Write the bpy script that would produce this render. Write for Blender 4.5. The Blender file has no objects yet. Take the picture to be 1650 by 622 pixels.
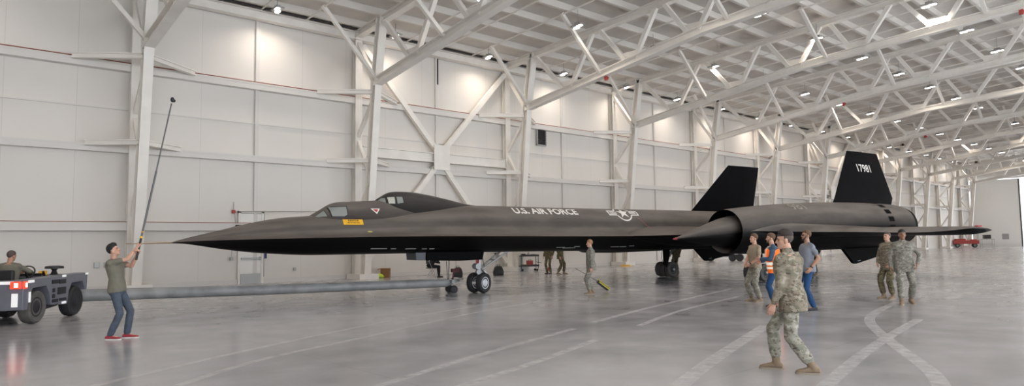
import bpy, bmesh, math, random
from mathutils import Vector, Matrix, Quaternion
random.seed(7)
SC = bpy.context.scene
COL = SC.collection
PI = math.pi
rad = math.radians
V = Vector

# ------------------------------------------------------------------ materials
def nmat(name):
    m = bpy.data.materials.new(name); m.use_nodes = True
    nt = m.node_tree; b = nt.nodes['Principled BSDF']
    return m, nt, b
def lk(nt, a, b): nt.links.new(a, b)
def simple(name, col, rough=.5, metal=0., emit=None, estr=0., noise=0., nscale=6., bump=0., spec=.5, bscale=None):
    m, nt, b = nmat(name)
    b.inputs['Base Color'].default_value = (*col, 1)
    b.inputs['Roughness'].default_value = rough
    b.inputs['Metallic'].default_value = metal
    b.inputs['Specular IOR Level'].default_value = spec
    if emit:
        b.inputs['Emission Color'].default_value = (*emit, 1); b.inputs['Emission Strength'].default_value = estr
    if noise or bump:
        tc = nt.nodes.new('ShaderNodeTexCoord'); n = nt.nodes.new('ShaderNodeTexNoise')
        n.inputs['Scale'].default_value = nscale; n.inputs['Detail'].default_value = 5
        lk(nt, tc.outputs['Object'], n.inputs['Vector'])
        if noise:
            r = nt.nodes.new('ShaderNodeValToRGB')
            r.color_ramp.elements[0].position = .3; r.color_ramp.elements[1].position = .7
            r.color_ramp.elements[0].color = (*[c * (1 - noise) for c in col], 1)
            r.color_ramp.elements[1].color = (*[min(1, c * (1 + noise)) for c in col], 1)
            lk(nt, n.outputs['Fac'], r.inputs['Fac']); lk(nt, r.outputs['Color'], b.inputs['Base Color'])
        if bump:
            n2 = nt.nodes.new('ShaderNodeTexNoise'); n2.inputs['Scale'].default_value = bscale or nscale * 2; n2.inputs['Detail'].default_value = 4
            lk(nt, tc.outputs['Object'], n2.inputs['Vector'])
            bp = nt.nodes.new('ShaderNodeBump'); bp.inputs['Strength'].default_value = bump; bp.inputs['Distance'].default_value = .03
            lk(nt, n2.outputs['Fac'], bp.inputs['Height']); lk(nt, bp.outputs['Normal'], b.inputs['Normal'])
    return m
def camo(name, cols, scale=11., bump=.5):
    """cols: base + three overlay colours"""
    m, nt, b = nmat(name)
    tc = nt.nodes.new('ShaderNodeTexCoord')
    b.inputs['Roughness'].default_value = .85; b.inputs['Specular IOR Level'].default_value = .15
    prev = None
    base = nt.nodes.new('ShaderNodeRGB'); base.outputs[0].default_value = (*cols[0], 1); prev = base.outputs[0]
    for i, (c, th, sc, off) in enumerate(zip(cols[1:], (.50, .56, .60, .62), (1., 1.25, 1.7, 2.4), (0, 3.7, 9.1, 14.2))):
        mp = nt.nodes.new('ShaderNodeMapping'); mp.inputs['Location'].default_value = (off, off * .7, off * 1.3)
        mp.inputs['Scale'].default_value = (scale * sc, scale * sc, scale * sc * 1.7)
        lk(nt, tc.outputs['Object'], mp.inputs['Vector'])
        n = nt.nodes.new('ShaderNodeTexNoise'); n.inputs['Scale'].default_value = 1; n.inputs['Detail'].default_value = 2.5
        lk(nt, mp.outputs['Vector'], n.inputs['Vector'])
        r = nt.nodes.new('ShaderNodeValToRGB'); r.color_ramp.elements[0].position = th; r.color_ramp.elements[1].position = th + .03
        lk(nt, n.outputs['Fac'], r.inputs['Fac'])
        mx = nt.nodes.new('ShaderNodeMixRGB'); lk(nt, r.outputs['Color'], mx.inputs['Fac'])
        lk(nt, prev, mx.inputs['Color1']); mx.inputs['Color2'].default_value = (*c, 1); prev = mx.outputs['Color']
    lk(nt, prev, b.inputs['Base Color'])
    n2 = nt.nodes.new('ShaderNodeTexNoise'); n2.inputs['Scale'].default_value = 9; n2.inputs['Detail'].default_value = 3
    lk(nt, tc.outputs['Object'], n2.inputs['Vector'])
    bp = nt.nodes.new('ShaderNodeBump'); bp.inputs['Strength'].default_value = bump; bp.inputs['Distance'].default_value = .05
    lk(nt, n2.outputs['Fac'], bp.inputs['Height']); lk(nt, bp.outputs['Normal'], b.inputs['Normal'])
    return m
def top_lit_black(name, lit_col=(.158, .139, .126), base=(.0022, .002, .002), rough=.45):
    """black paint; the grey of overhead light is painted onto faces that look upward"""
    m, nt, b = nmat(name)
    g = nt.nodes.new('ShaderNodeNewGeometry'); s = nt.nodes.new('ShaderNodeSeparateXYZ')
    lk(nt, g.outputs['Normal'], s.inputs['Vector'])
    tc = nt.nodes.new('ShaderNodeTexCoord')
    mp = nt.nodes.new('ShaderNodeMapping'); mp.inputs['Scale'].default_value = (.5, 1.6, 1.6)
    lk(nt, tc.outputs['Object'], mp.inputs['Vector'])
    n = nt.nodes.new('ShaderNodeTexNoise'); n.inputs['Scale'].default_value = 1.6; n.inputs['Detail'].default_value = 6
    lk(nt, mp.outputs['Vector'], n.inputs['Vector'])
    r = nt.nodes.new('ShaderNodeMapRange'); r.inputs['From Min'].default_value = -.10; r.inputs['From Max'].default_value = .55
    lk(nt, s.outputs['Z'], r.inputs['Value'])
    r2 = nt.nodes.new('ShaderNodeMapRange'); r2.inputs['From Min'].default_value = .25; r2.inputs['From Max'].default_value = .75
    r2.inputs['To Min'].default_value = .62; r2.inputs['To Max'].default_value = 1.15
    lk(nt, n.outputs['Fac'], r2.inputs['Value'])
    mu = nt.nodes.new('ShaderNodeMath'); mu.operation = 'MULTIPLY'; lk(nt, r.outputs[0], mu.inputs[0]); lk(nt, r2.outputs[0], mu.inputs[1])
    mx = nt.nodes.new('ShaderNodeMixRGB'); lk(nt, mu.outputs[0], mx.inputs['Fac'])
    mx.inputs['Color1'].default_value = (*base, 1); mx.inputs['Color2'].default_value = (*lit_col, 1)
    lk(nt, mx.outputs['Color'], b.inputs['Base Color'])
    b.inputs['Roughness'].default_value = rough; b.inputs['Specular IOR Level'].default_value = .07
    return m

M = {}
M['steel'] = simple('white_painted_steel', (.86, .825, .775), .45, noise=.05, nscale=1.5)
M['purlin'] = simple('primed_purlin', (.74, .705, .66), .55)
M['deck'] = simple('roof_deck', (.68, .645, .605), .7, noise=.08, nscale=.8)
M['wallposts'] = simple('wall_trim_paint', (.73, .70, .67), .5)
M['redpipe'] = simple('red_pipe', (.30, .10, .075), .4)
M['blackpipe'] = simple('black_pipe', (.05, .045, .045), .4)
M['black'] = simple('black_plastic', (.012, .012, .013), .5)
M['rubber'] = simple('tyre_rubber', (.022, .022, .024), .75, bump=.2, nscale=20)
M['tyre_grey'] = simple('dusty_tyre_rubber', (.10, .095, .09), .8, noise=.15, nscale=12)
M['chrome'] = simple('bright_metal', (.55, .55, .55), .3, 1.)
M['hub'] = simple('grey_wheel_hub', (.30, .31, .33), .4, .4)
M['hubwhite'] = simple('silver_wheel_hub', (.62, .63, .66), .35, .3)
M['plane'] = top_lit_black('top_lit_black_aircraft_paint')
M['planedark'] = simple('black_aircraft_paint', (.002, .002, .0025), .55, spec=.04)
M['fin'] = simple('black_fin_paint', (.003, .003, .0042), .5, noise=.3, nscale=1.2, spec=.05)
M['canopy'] = top_lit_black('dark_canopy_paint', (.07, .064, .062), rough=.35)
M['glass'] = simple('canopy_glass', (.27, .29, .275), .08, spec=.8)
M['glassbright'] = simple('canopy_glass_bright', (.52, .52, .47), .08, spec=.8)
M['white'] = simple('white_paint_marking', (.78, .76, .72), .5)
M['palemark'] = simple('faded_paint_marking', (.27, .25, .21), .5)
M['yellow'] = simple('yellow_sticker', (.82, .45, .02), .5)
M['redmark'] = simple('red_marking', (.42, .03, .04), .5)
M['redcover'] = simple('red_cover', (.2, .012, .02), .5)
M['towbar'] = simple('grey_tube_paint', (.24, .245, .25), .45, noise=.25, nscale=3)
M['tug'] = simple('grey_tug_paint', (.15, .155, .185), .4, noise=.1, nscale=3)
M['tugdark'] = simple('tug_dark_recess', (.015, .015, .02), .6)
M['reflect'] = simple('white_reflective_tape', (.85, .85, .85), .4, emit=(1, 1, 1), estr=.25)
M['taillight'] = simple('lit_red_tail_light', (.8, .03, .02), .3, emit=(1, .05, .02), estr=1.2)
M['tailcore'] = simple('lit_tail_light_bulb', (1, .7, .6), .3, emit=(1, .75, .6), estr=3.)
M['lens'] = simple('lit_lamp_lens', (1, 1, 1), .3, emit=(1., .96, .88), estr=6.)
M['galv'] = simple('galvanised_steel', (.42, .42, .42), .45, .5)
M['card'] = simple('brown_cardboard', (.26, .13, .055), .8, noise=.1)
M['hivis'] = simple('lime_hi_vis', (.55, .75, .05), .7)
M['orange'] = simple('orange_hi_vis', (.95, .20, .02), .7, emit=(1, .2, .02), estr=.15)
M['silvertape'] = simple('silver_reflective_tape', (.85, .85, .75), .4, emit=(1, 1, .85), estr=.3)
M['redtool'] = simple('red_painted_metal', (.42, .06, .05), .45)
M['skin'] = simple('skin', (.56, .32, .23), .55, noise=.06, nscale=20)
M['skin_tan'] = simple('tan_skin', (.42, .23, .15), .55, noise=.06, nscale=20)
M['skin_dark'] = simple('brown_skin', (.27, .14, .09), .55)
M['hair_dark'] = simple('dark_brown_hair', (.028, .020, .017), .7, bump=.22, nscale=60)
M['hair_black'] = simple('black_hair', (.008, .008, .009), .6, bump=.22, nscale=60)
M['hair_brown'] = simple('brown_hair', (.12, .066, .035), .7, bump=.22, nscale=60)
M['hair_red'] = simple('light_brown_hair', (.30, .16, .08), .7, bump=.22, nscale=60)
M['hair_buzz'] = simple('cropped_hair', (.09, .065, .055), .8, bump=.22, nscale=80)
M['eye'] = simple('dark_eye', (.02, .015, .012), .2)
M['lip'] = simple('lips', (.42, .17, .14), .5)
M['olive'] = simple('olive_tee', (.165, .155, .122), .9, bump=.5, nscale=6, noise=.08)
M['tantee'] = simple('tan_tee', (.36, .295, .215), .9, bump=.5, nscale=6, noise=.06)
M['greypolo'] = simple('grey_polo', (.215, .235, .275), .9, bump=.5, nscale=6, noise=.08)
M['navy'] = simple('navy_shirt', (.055, .095, .16), .9, bump=.5, nscale=6)
M['jeans'] = simple('faded_grey_jeans', (.065, .083, .115), .9, bump=.5, nscale=7, noise=.2)
M['jeansblue'] = simple('blue_jeans', (.012, .055, .15), .9, bump=.5, nscale=7, noise=.25)
M['darkcloth'] = simple('dark_clothes', (.012, .012, .014), .9)
M['redshoe'] = simple('red_trainers', (.33, .03, .045), .7)
M['whitesole'] = simple('pale_rubber_sole', (.6, .58, .55), .7)
M['boot'] = simple('tan_suede_boot', (.25, .185, .125), .85, noise=.12, nscale=14)
M['bootsole'] = simple('boot_sole', (.30, .25, .20), .85)
M['brownshoe'] = simple('dark_shoe', (.03, .03, .035), .7)
M['belt'] = simple('tan_belt', (.16, .12, .08), .7)
M['camo'] = camo('multicam_cloth', [(.315, .305, .255), (.235, .235, .19), (.39, .38, .325), (.19, .165, .13), (.13, .115, .095)], 9.)
M['camotop'] = camo('multicam_jacket', [(.245, .213, .162), (.18, .17, .127), (.33, .298, .238), (.15, .115, .085), (.095, .078, .06)], 9.)
M['camogrey'] = camo('digital_grey_camo', [(.25, .238, .20), (.185, .182, .158), (.33, .32, .28), (.145, .138, .118), (.115, .11, .10)], 9.)
M['camodark'] = camo('dark_woodland_camo', [(.17, .145, .09), (.10, .095, .055), (.24, .20, .13), (.07, .055, .04), (.05, .042, .03)], 9.)
M['blackcord'] = simple('black_handle', (.01, .01, .01), .4)
M['chockyellow'] = simple('yellow_stripe', (.75, .68, .03), .6)

# floor -------------------------------------------------------------
def floor_mat():
    m, nt, b = nmat('polished_concrete')
    tc = nt.nodes.new('ShaderNodeTexCoord')
    def noise(scale, det, vs=(1, 1, 1), dist=0.):
        mp = nt.nodes.new('ShaderNodeMapping'); mp.inputs['Scale'].default_value = vs
        lk(nt, tc.outputs['Object'], mp.inputs['Vector'])
        n = nt.nodes.new('ShaderNodeTexNoise'); n.inputs['Scale'].default_value = scale; n.inputs['Detail'].default_value = det
        n.inputs['Distortion'].default_value = dist
        lk(nt, mp.outputs['Vector'], n.inputs['Vector']); return n.outputs['Fac']
    a = noise(.22, 7, (1, 1.8, 1), .6); c = noise(1.1, 3)
    mx = nt.nodes.new('ShaderNodeMixRGB'); mx.inputs['Fac'].default_value = .35; lk(nt, a, mx.inputs['Color1']); lk(nt, c, mx.inputs['Color2'])
    r = nt.nodes.new('ShaderNodeValToRGB'); e = r.color_ramp.elements
    e[0].position = .34; e[0].color = (.345, .343, .362, 1); e[1].position = .68; e[1].color = (.465, .462, .485, 1)
    lk(nt, mx.outputs['Color'], r.inputs['Fac'])
    # saw-cut joints
    br = nt.nodes.new('ShaderNodeTexBrick'); br.offset = 0; br.inputs['Scale'].default_value = 1
    br.inputs['Brick Width'].default_value = 4.4; br.inputs['Row Height'].default_value = 4.4; br.inputs['Mortar Size'].default_value = .006
    br.inputs['Color1'].default_value = (1, 1, 1, 1); br.inputs['Color2'].default_value = (1, 1, 1, 1); br.inputs['Mortar'].default_value = (.86, .86, .86, 1)
    lk(nt, tc.outputs['Object'], br.inputs['Vector'])
    mm = nt.nodes.new('ShaderNodeMixRGB'); mm.blend_type = 'MULTIPLY'; mm.inputs['Fac'].default_value = 1
    lk(nt, r.outputs['Color'], mm.inputs['Color1']); lk(nt, br.outputs['Color'], mm.inputs['Color2'])
    lk(nt, mm.outputs['Color'], b.inputs['Base Color'])
    rr = nt.nodes.new('ShaderNodeMapRange'); rr.inputs['From Min'].default_value = .3; rr.inputs['From Max'].default_value = .7
    rr.inputs['To Min'].default_value = .13; rr.inputs['To Max'].default_value = .24
    lk(nt, c, rr.inputs['Value']); lk(nt, rr.outputs[0], b.inputs['Roughness'])
    b.inputs['Specular IOR Level'].default_value = .55
    return m
M['floor'] = floor_mat()
def streak_mat():
    m, nt, b = nmat('pale_tyre_streak'); b.inputs['Base Color'].default_value = (.80, .79, .80, 1); b.inputs['Roughness'].default_value = .35
    tr = nt.nodes.new('ShaderNodeBsdfTransparent'); mx = nt.nodes.new('ShaderNodeMixShader'); tc = nt.nodes.new('ShaderNodeTexCoord')
    n = nt.nodes.new('ShaderNodeTexNoise'); n.inputs['Scale'].default_value = 5; n.inputs['Detail'].default_value = 6; n.inputs['Roughness'].default_value = .6
    lk(nt, tc.outputs['Object'], n.inputs['Vector']); r = nt.nodes.new('ShaderNodeMapRange'); r.inputs['From Min'].default_value = .3; r.inputs['From Max'].default_value = .7
    r.inputs['To Min'].default_value = .27; r.inputs["To Max"].default_value = .45
    lk(nt, n.outputs['Fac'], r.inputs['Value']); lk(nt, r.outputs[0], mx.inputs['Fac']); lk(nt, tr.outputs[0], mx.inputs[1]); lk(nt, b.outputs[0], mx.inputs[2])
    lk(nt, mx.outputs[0], nt.nodes['Material Output'].inputs['Surface']); return m
M['streak'] = streak_mat()
M['apron'] = simple('sunlit_apron', (.8, .8, .8), .8)
def wall_mat():
    m, nt, b = nmat('insulated_wall_panel')
    tc = nt.nodes.new('ShaderNodeTexCoord')
    br = nt.nodes.new('ShaderNodeTexBrick'); br.offset = 0; br.inputs['Scale'].default_value = 1
    br.inputs['Brick Width'].default_value = 2.2; br.inputs['Row Height'].default_value = 60; br.inputs['Mortar Size'].default_value = .012
    br.inputs['Color1'].default_value = (.79, .755, .71, 1); br.inputs['Color2'].default_value = (.775, .74, .695, 1); br.inputs['Mortar'].default_value = (.69, .66, .62, 1)
    mp = nt.nodes.new('ShaderNodeMapping'); mp.inputs['Rotation'].default_value = (rad(90), 0, 0)
    lk(nt, tc.outputs['Object'], mp.inputs['Vector']); lk(nt, mp.outputs['Vector'], br.inputs['Vector'])
    n = nt.nodes.new('ShaderNodeTexNoise'); n.inputs['Scale'].default_value = .5; n.inputs['Detail'].default_value = 4
    lk(nt, tc.outputs['Object'], n.inputs['Vector'])
    mx = nt.nodes.new('ShaderNodeMixRGB'); mx.blend_type = 'OVERLAY'; mx.inputs['Fac'].default_value = .12
    lk(nt, br.outputs['Color'], mx.inputs['Color1']); lk(nt, n.outputs['Fac'], mx.inputs['Color2'])
    lk(nt, mx.outputs['Color'], b.inputs['Base Color']); b.inputs['Roughness'].default_value = .6
    b.inputs['Specular IOR Level'].default_value = .3
    return m
M['wall'] = wall_mat()
M['doorpanel'] = simple('white_hangar_door_sheet', (.9, .89, .86), .6)

# ------------------------------------------------------------------ mesh builder
class MB:
    def __init__(s): s.v = []; s.f = []; s.mi = []; s.cur = 0
    def add(s, vs, fs):
        o = len(s.v); s.v += [tuple(v) for v in vs]
        for f in fs: s.f.append(tuple(i + o for i in f)); s.mi.append(s.cur)
        return s
    def box(s, c, d, R=None):
        x, y, z = d[0] / 2, d[1] / 2, d[2] / 2
        vs = [V((a * x, b * y, e * z)) for a in (-1, 1) for b in (-1, 1) for e in (-1, 1)]
        if R is not None: vs = [R @ v for v in vs]
        vs = [v + V(c) for v in vs]
        return s.add(vs, [(0, 1, 3, 2), (4, 6, 7, 5), (0, 4, 5, 1), (2, 3, 7, 6), (0, 2, 6, 4), (1, 5, 7, 3)])
    def bar(s, p0, p1, w, h, up=(0, 0, 1)):
        """rectangular bar from p0 to p1; w across, h along 'up'"""
        p0, p1 = V(p0), V(p1); d = (p1 - p0)
        z = d.normalized(); x = z.cross(V(up))
        if x.length < 1e-4: x = z.cross(V((1, 0, 0)))
        x.normalize(); y = x.cross(z)
        vs = []
        for p in (p0, p1):
            for a, b in ((-1, -1), (1, -1), (1, 1), (-1, 1)): vs.append(p + x * a * w / 2 + y * b * h / 2)
        return s.add(vs, [(3, 2, 1, 0), (4, 5, 6, 7), (0, 1, 5, 4), (1, 2, 6, 5), (2, 3, 7, 6), (3, 0, 4, 7)])
    def ibeam(s, p0, p1, w, h, up=(0, 0, 1), tf=.035, tw=.03):
        """I section: flanges of width w at +-h/2 along up"""
        p0, p1 = V(p0), V(p1); z = (p1 - p0).normalized(); x = z.cross(V(up)); x.normalize(); y = x.cross(z)
        for q in (-1, 1):
            s.bar(p0 + y * q * (h - tf) / 2, p1 + y * q * (h - tf) / 2, w, tf, up)
        return s.bar(p0, p1, tw, h - 2 * tf, up)
    def loft(s, rings, cap=True, closed=True):
        n = len(rings[0]); vs = [p for r in rings for p in r]; fs = []
        for i in range(len(rings) - 1):
            for j in range(n if closed else n - 1):
                k = (j + 1) % n
                fs.append((i * n + j, i * n + k, (i + 1) * n + k, (i + 1) * n + j))
        if cap and closed:
            fs.append(tuple(range(n - 1, -1, -1))); o = (len(rings) - 1) * n; fs.append(tuple(o + j for j in range(n)))
        return s.add(vs, fs)
    def tube(s, pts, r, n=8, cap=True):
        """round tube along points; r a number or a list"""
        pts = [V(p) for p in pts]
        if not hasattr(r, '__len__'): r = [r] * len(pts)
        rings = []; x = None
        for i, p in enumerate(pts):
            t = (pts[min(i + 1, len(pts) - 1)] - pts[max(i - 1, 0)]).normalized()
            if x is None:
                a = V((0, 0, 1)) if abs(t.z) < .9 else V((1, 0, 0)); x = t.cross(a).normalized()
            else:
                x = (x - t * x.dot(t)).normalized()
            y = t.cross(x)
            rings.append([p + (x * math.cos(2 * PI * k / n) + y * math.sin(2 * PI * k / n)) * r[i] for k in range(n)])
        return s.loft(rings, cap)
    def capsule(s, p0, r0, p1, r1, n=14, m=4, flat=None):
        """tapered capsule; flat = (axis, factor) squashes along an axis"""
        p0, p1 = V(p0), V(p1); d = p1 - p0; L = d.length; t = d.normalized() if L > 1e-6 else V((0, 0, 1))
        pts = []; rr = []
        for i in range(m): a = PI / 2 * (1 - i / m); pts.append(p0 - t * r0 * math.sin(a)); rr.append(max(1e-4, r0 * math.cos(a)))
        for i in range(5): f = i / 4; pts.append(p0.lerp(p1, f)); rr.append(r0 + (r1 - r0) * f)
        for i in range(1, m + 1): a = PI / 2 * i / m; pts.append(p1 + t * r1 * math.sin(a)); rr.append(max(1e-4, r1 * math.cos(a)))
        a = V((0, 0, 1)) if abs(t.z) < .9 else V((1, 0, 0)); x = t.cross(a).normalized(); y = t.cross(x)
        rings = []
        for p, r in zip(pts, rr):
            ring = []
            for k in range(n):
                o = (x * math.cos(2 * PI * k / n) + y * math.sin(2 * PI * k / n)) * r
                if flat: ax = V(flat[0]).normalized(); o = o - ax * o.dot(ax) * (1 - flat[1])
                ring.append(p + o)
            rings.append(ring)
        return s.loft(rings)
    def ellipsoid(s, c, r, R=None, n=18, m=12):
        rings = []
        for i in range(m + 1):
            a = -PI / 2 + PI * i / m; a = max(-PI / 2 + .02, min(PI / 2 - .02, a))
            ring = []
            for k in range(n):
                p = V((r[0] * math.cos(a) * math.cos(2 * PI * k / n), r[1] * math.cos(a) * math.sin(2 * PI * k / n), r[2] * math.sin(a)))
                if R is not None: p = R @ p
                ring.append(p + V(c))
            rings.append(ring)
        return s.loft(rings)
    def lathe(s, prof, o, axis, n=24):
        """prof: (along, radius) list about axis through o"""
        o = V(o); t = V(axis).normalized(); a = V((0, 0, 1)) if abs(t.z) < .9 else V((1, 0, 0)); x = t.cross(a).normalized(); y = t.cross(x)
        rings = [[o + t * h + (x * math.cos(2 * PI * k / n) + y * math.sin(2 * PI * k / n)) * max(r, 1e-4) for k in range(n)] for h, r in prof]
        return s.loft(rings)
    def prism(s, poly, off):
        """poly: 3-D outline, off: extrusion vector"""
        n = len(poly); off = V(off); vs = [V(p) for p in poly] + [V(p) + off for p in poly]
        fs = [tuple(range(n - 1, -1, -1)), tuple(range(n, 2 * n))] + [(i, (i + 1) % n, n + (i + 1) % n, n + i) for i in range(n)]
        return s.add(vs, fs)
    def build(s, name, mats, parent=None, smooth=35, bevel=0, label=None):
        me = bpy.data.meshes.new(name); me.from_pydata(s.v, [], s.f)
        if not isinstance(mats, (list, tuple)): mats = [mats]
        for m in mats: me.materials.append(m)
        if len(mats) > 1: me.polygons.foreach_set('material_index', s.mi)
        bm = bmesh.new(); bm.from_mesh(me); bmesh.ops.recalc_face_normals(bm, faces=bm.faces); bm.to_mesh(me); bm.free()
        if smooth:
            me.polygons.foreach_set('use_smooth', [True] * len(me.polygons)); me.set_sharp_from_angle(angle=rad(smooth))
        me.update()
        o = bpy.data.objects.new(name, me); COL.objects.link(o)
        if parent is not None: o.parent = parent
        if bevel:
            b = o.modifiers.new('bevel', 'BEVEL'); b.width = bevel; b.segments = 2; b.limit_method = 'ANGLE'
        if label: o['label'] = label
        return o
def tag(o, label, cat, group=None, kind=None):
    if label: o['label'] = label
    if cat: o['category'] = cat
    if group: o['group'] = group
    if kind: o['kind'] = kind
    return o
def thing(name, label, cat, loc=(0, 0, 0), rz=0., group=None):
    o = bpy.data.objects.new(name, None); o.empty_display_size = .2; COL.objects.link(o)
    o.location = loc; o.rotation_euler = (0, 0, rz)
    return tag(o, label, cat, group)
def struct(name, mb, mat, label=None, smooth=35):
    o = mb.build(name, mat, None, smooth); o['kind'] = 'structure'
    if label: o['label'] = label
    return o
def copy_tree(o, parent=None):
    c = o.copy(); COL.objects.link(c)
    if parent is not None: c.parent = parent
    for ch in list(o.children): copy_tree(ch, c)
    return c
ORD = ['first', 'second', 'third', 'fourth', 'fifth', 'sixth', 'seventh', 'eighth', 'ninth', 'tenth', 'eleventh', 'twelfth', 'thirteenth', 'fourteenth', 'fifteenth', 'sixteenth', 'seventeenth', 'eighteenth', 'nineteenth', 'twentieth', 'twenty-first', 'twenty-second']

LAMP_W = 50.; WORLD = 4.0; EXPO = 0.3
# ------------------------------------------------------------------ camera
F_ = V((.66453987, .74369025, .07288056)); R_ = V((.74628055, -.66548477, -.01397688)); U_ = V((-.03810643, -.06367754, .99724273))
CAM = V((0, 0, 1.624))
cd = bpy.data.cameras.new('camera'); cam = bpy.data.objects.new('camera', cd); COL.objects.link(cam)
cam.matrix_world = Matrix(((R_.x, U_.x, -F_.x, 0), (R_.y, U_.y, -F_.y, 0), (R_.z, U_.z, -F_.z, CAM.z), (0, 0, 0, 1)))
cd.sensor_fit = 'HORIZONTAL'; cd.sensor_width = 36; cd.lens = 1082.966 / 1650 * 36; cd.clip_end = 600; cd.clip_start = .05
SC.camera = cam

# ------------------------------------------------------------------ hangar shell
WY = 29.19; X0 = 6.285; BAY = 9.612; NB = 12; XL = -14.; XE = 118.; YN = -14.
colX = [X0 + i * BAY for i in range(NB)]
def deck_z(y): return 14.28 - .068 * abs(y)
def chord_z(y):
    y = abs(y)
    return 9.14 + (27.1 - y) * (1.64 / 11.25) if y > 15.85 else 10.78 + (15.85 - y) * (1.09 / 15.85)

b = MB(); b.box((52, 7.6, -.15), (132, 43.2, .3)); fl = struct('floor', b, M['floor'], smooth=0)
b = MB(); b.box((148, 0, -.2), (60, 160, .3)); struct('ground_apron', b, M['apron'], 'sunlit pale apron outside the open end of the hangar', 0)
b = MB(); b.box((52, WY + .15, 6.1), (132, .3, 12.8)); struct('wall_back', b, M['wall'], smooth=0)
b = MB(); b.box((XL - .15, 7.6, 7.2), (.3, 43.2, 14.6)); struct('wall_left', b, M['wall'], smooth=0)
# end wall with the open hangar door
b = MB()
b.prism([(XE, WY, 9.8), (XE, YN, 9.8), (XE, YN, deck_z(YN)), (XE, 0, deck_z(0)), (XE, WY, deck_z(WY))], (.3, 0, 0))
b.box((XE + .15, YN + 1, 4.9), (.3, 2, 9.8))
struct('wall_end', b, M['wall'], smooth=0)
b = MB(); b.box(((52 + XE) / 2, YN - .15, 6.6), (XE - 52, .3, 13.2)); b.box(((XL + 52) / 2, YN - .15, 11.6), (52 - XL, .3, 3.2)); struct('wall_front_light_block', b, M['wall'], smooth=0)  # unseen front wall, added to block side daylight so the end door dominates
# roof deck, two slopes
b = MB()
for y0, y1 in ((WY + .3, 0), (0, YN)):
    b.prism([(XL, y0, deck_z(y0)), (XE, y0, deck_z(y0)), (XE, y1, deck_z(y1)), (XL, y1, deck_z(y1))], (0, 0, .2))
struct('ceiling', b, M['deck'], smooth=0)
# sliding hangar door leaf at the far end
t = thing('door_1', None, None, (XE - .4, 26.1, 0)); t['kind'] = 'structure'; t['label'] = 'tall white sliding hangar door leaf at the far end'
b = MB(); b.box((0, 0, 4.85), (.25, 5.9, 9.7)); b.build('door_leaf', M['doorpanel'], t)
b = MB(); b.box((-.02, -3.0, 4.85), (.34, .16, 9.7)); b.build('door_edge_seal', M['blackpipe'], t)
b = MB(); b.box((-.15, -1.05, 1.45), (.05, .8, .8))
b.build('door_vent', M['galv'], t)
b = MB(); b.box((-.3, 12, 9.95), (.5, 35, .3)); b.v = [(x + XE - .1, y - 5, z) for x, y, z in b.v]; struct('trim_door_track', b, M['steel'])
# purlins along the hall
k = 0
y = 28.4
while y > -13:
    b = MB(); z = deck_z(y) - .16
    b.box(((XL + XE) / 2, y, z), (XE - XL - .2, .16, .32))
    k += 1; struct('trim_purlin_%d' % k, b, M['purlin'], smooth=0); y -= 1.75
# thin bridging rods and joists between trusses
k = 0
for i in range(-1, NB):
    for f in (.28, .5, .72):
        x = X0 + (i + f) * BAY
        b = MB()
        for ya, yb in ((28.9, 0), (0, -13.5)): b.bar((x, ya, deck_z(ya) - .36), (x, yb, deck_z(yb) - .36), .06, .06)
        k += 1; struct('trim_bridging_%d' % k, b, M['steel'], smooth=0)
# wall girts (three levels) with a red pipe on the top one
for n, (z, h) in enumerate(((2.40, .26), (5.36, .24), (8.54, .26))):
    b = MB(); b.box(((XL + XE) / 2, WY - .16, z), (XE - XL - .3, .34, h)); b.box(((XL + XE) / 2, WY - .32, z + h / 2), (XE - XL - .3, .04, .07))
    struct('trim_girt_%d' % (n + 1), b, M['wallposts'], smooth=0)
b = MB(); b.tube([(XL + .5, WY - .26, 8.75), (XE - .5, WY - .26, 8.74)], .022, 6); struct('trim_red_pipe', b, M['redpipe'])
b = MB(); b.tube([(XL + .5, WY - .22, 2.60), (XE - .5, WY - .22, 2.60)], .014, 6); struct('trim_conduit', b, M['redpipe'])
b = MB(); b.ibeam((XL + .2, WY - .3, 11.72), (XE - .2, WY - .3, 11.72), .4, .4); struct('trim_eave_beam', b, M['steel'])
b = MB(); b.tube([(XL + .5, WY - .5, 12.02), (XE - .5, WY - .5, 12.02)], .04, 6); struct('trim_eave_pipe', b, M['blackpipe'])
k = 0
for i in range(-2, NB):
    for dx, w in ((BAY * .5, .16),):
        k += 1; b = MB(); b.box((X0 + i * BAY + dx, WY - .06, 6), (w, .10, 12)); struct('trim_wall_post_%d' % k, b, M['wallposts'], smooth=0)
b = MB(); b.box(((XL + XE) / 2, WY - .04, .1), (XE - XL - .3, .08, .2)); struct('baseboard_back', b, M['wallposts'], smooth=0)
b = MB(); b.box(((XL + XE) / 2, WY - .03, 6.95), (XE - XL - .3, .06, .05)); struct('trim_panel_joint', b, M['wallposts'], smooth=0)

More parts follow.
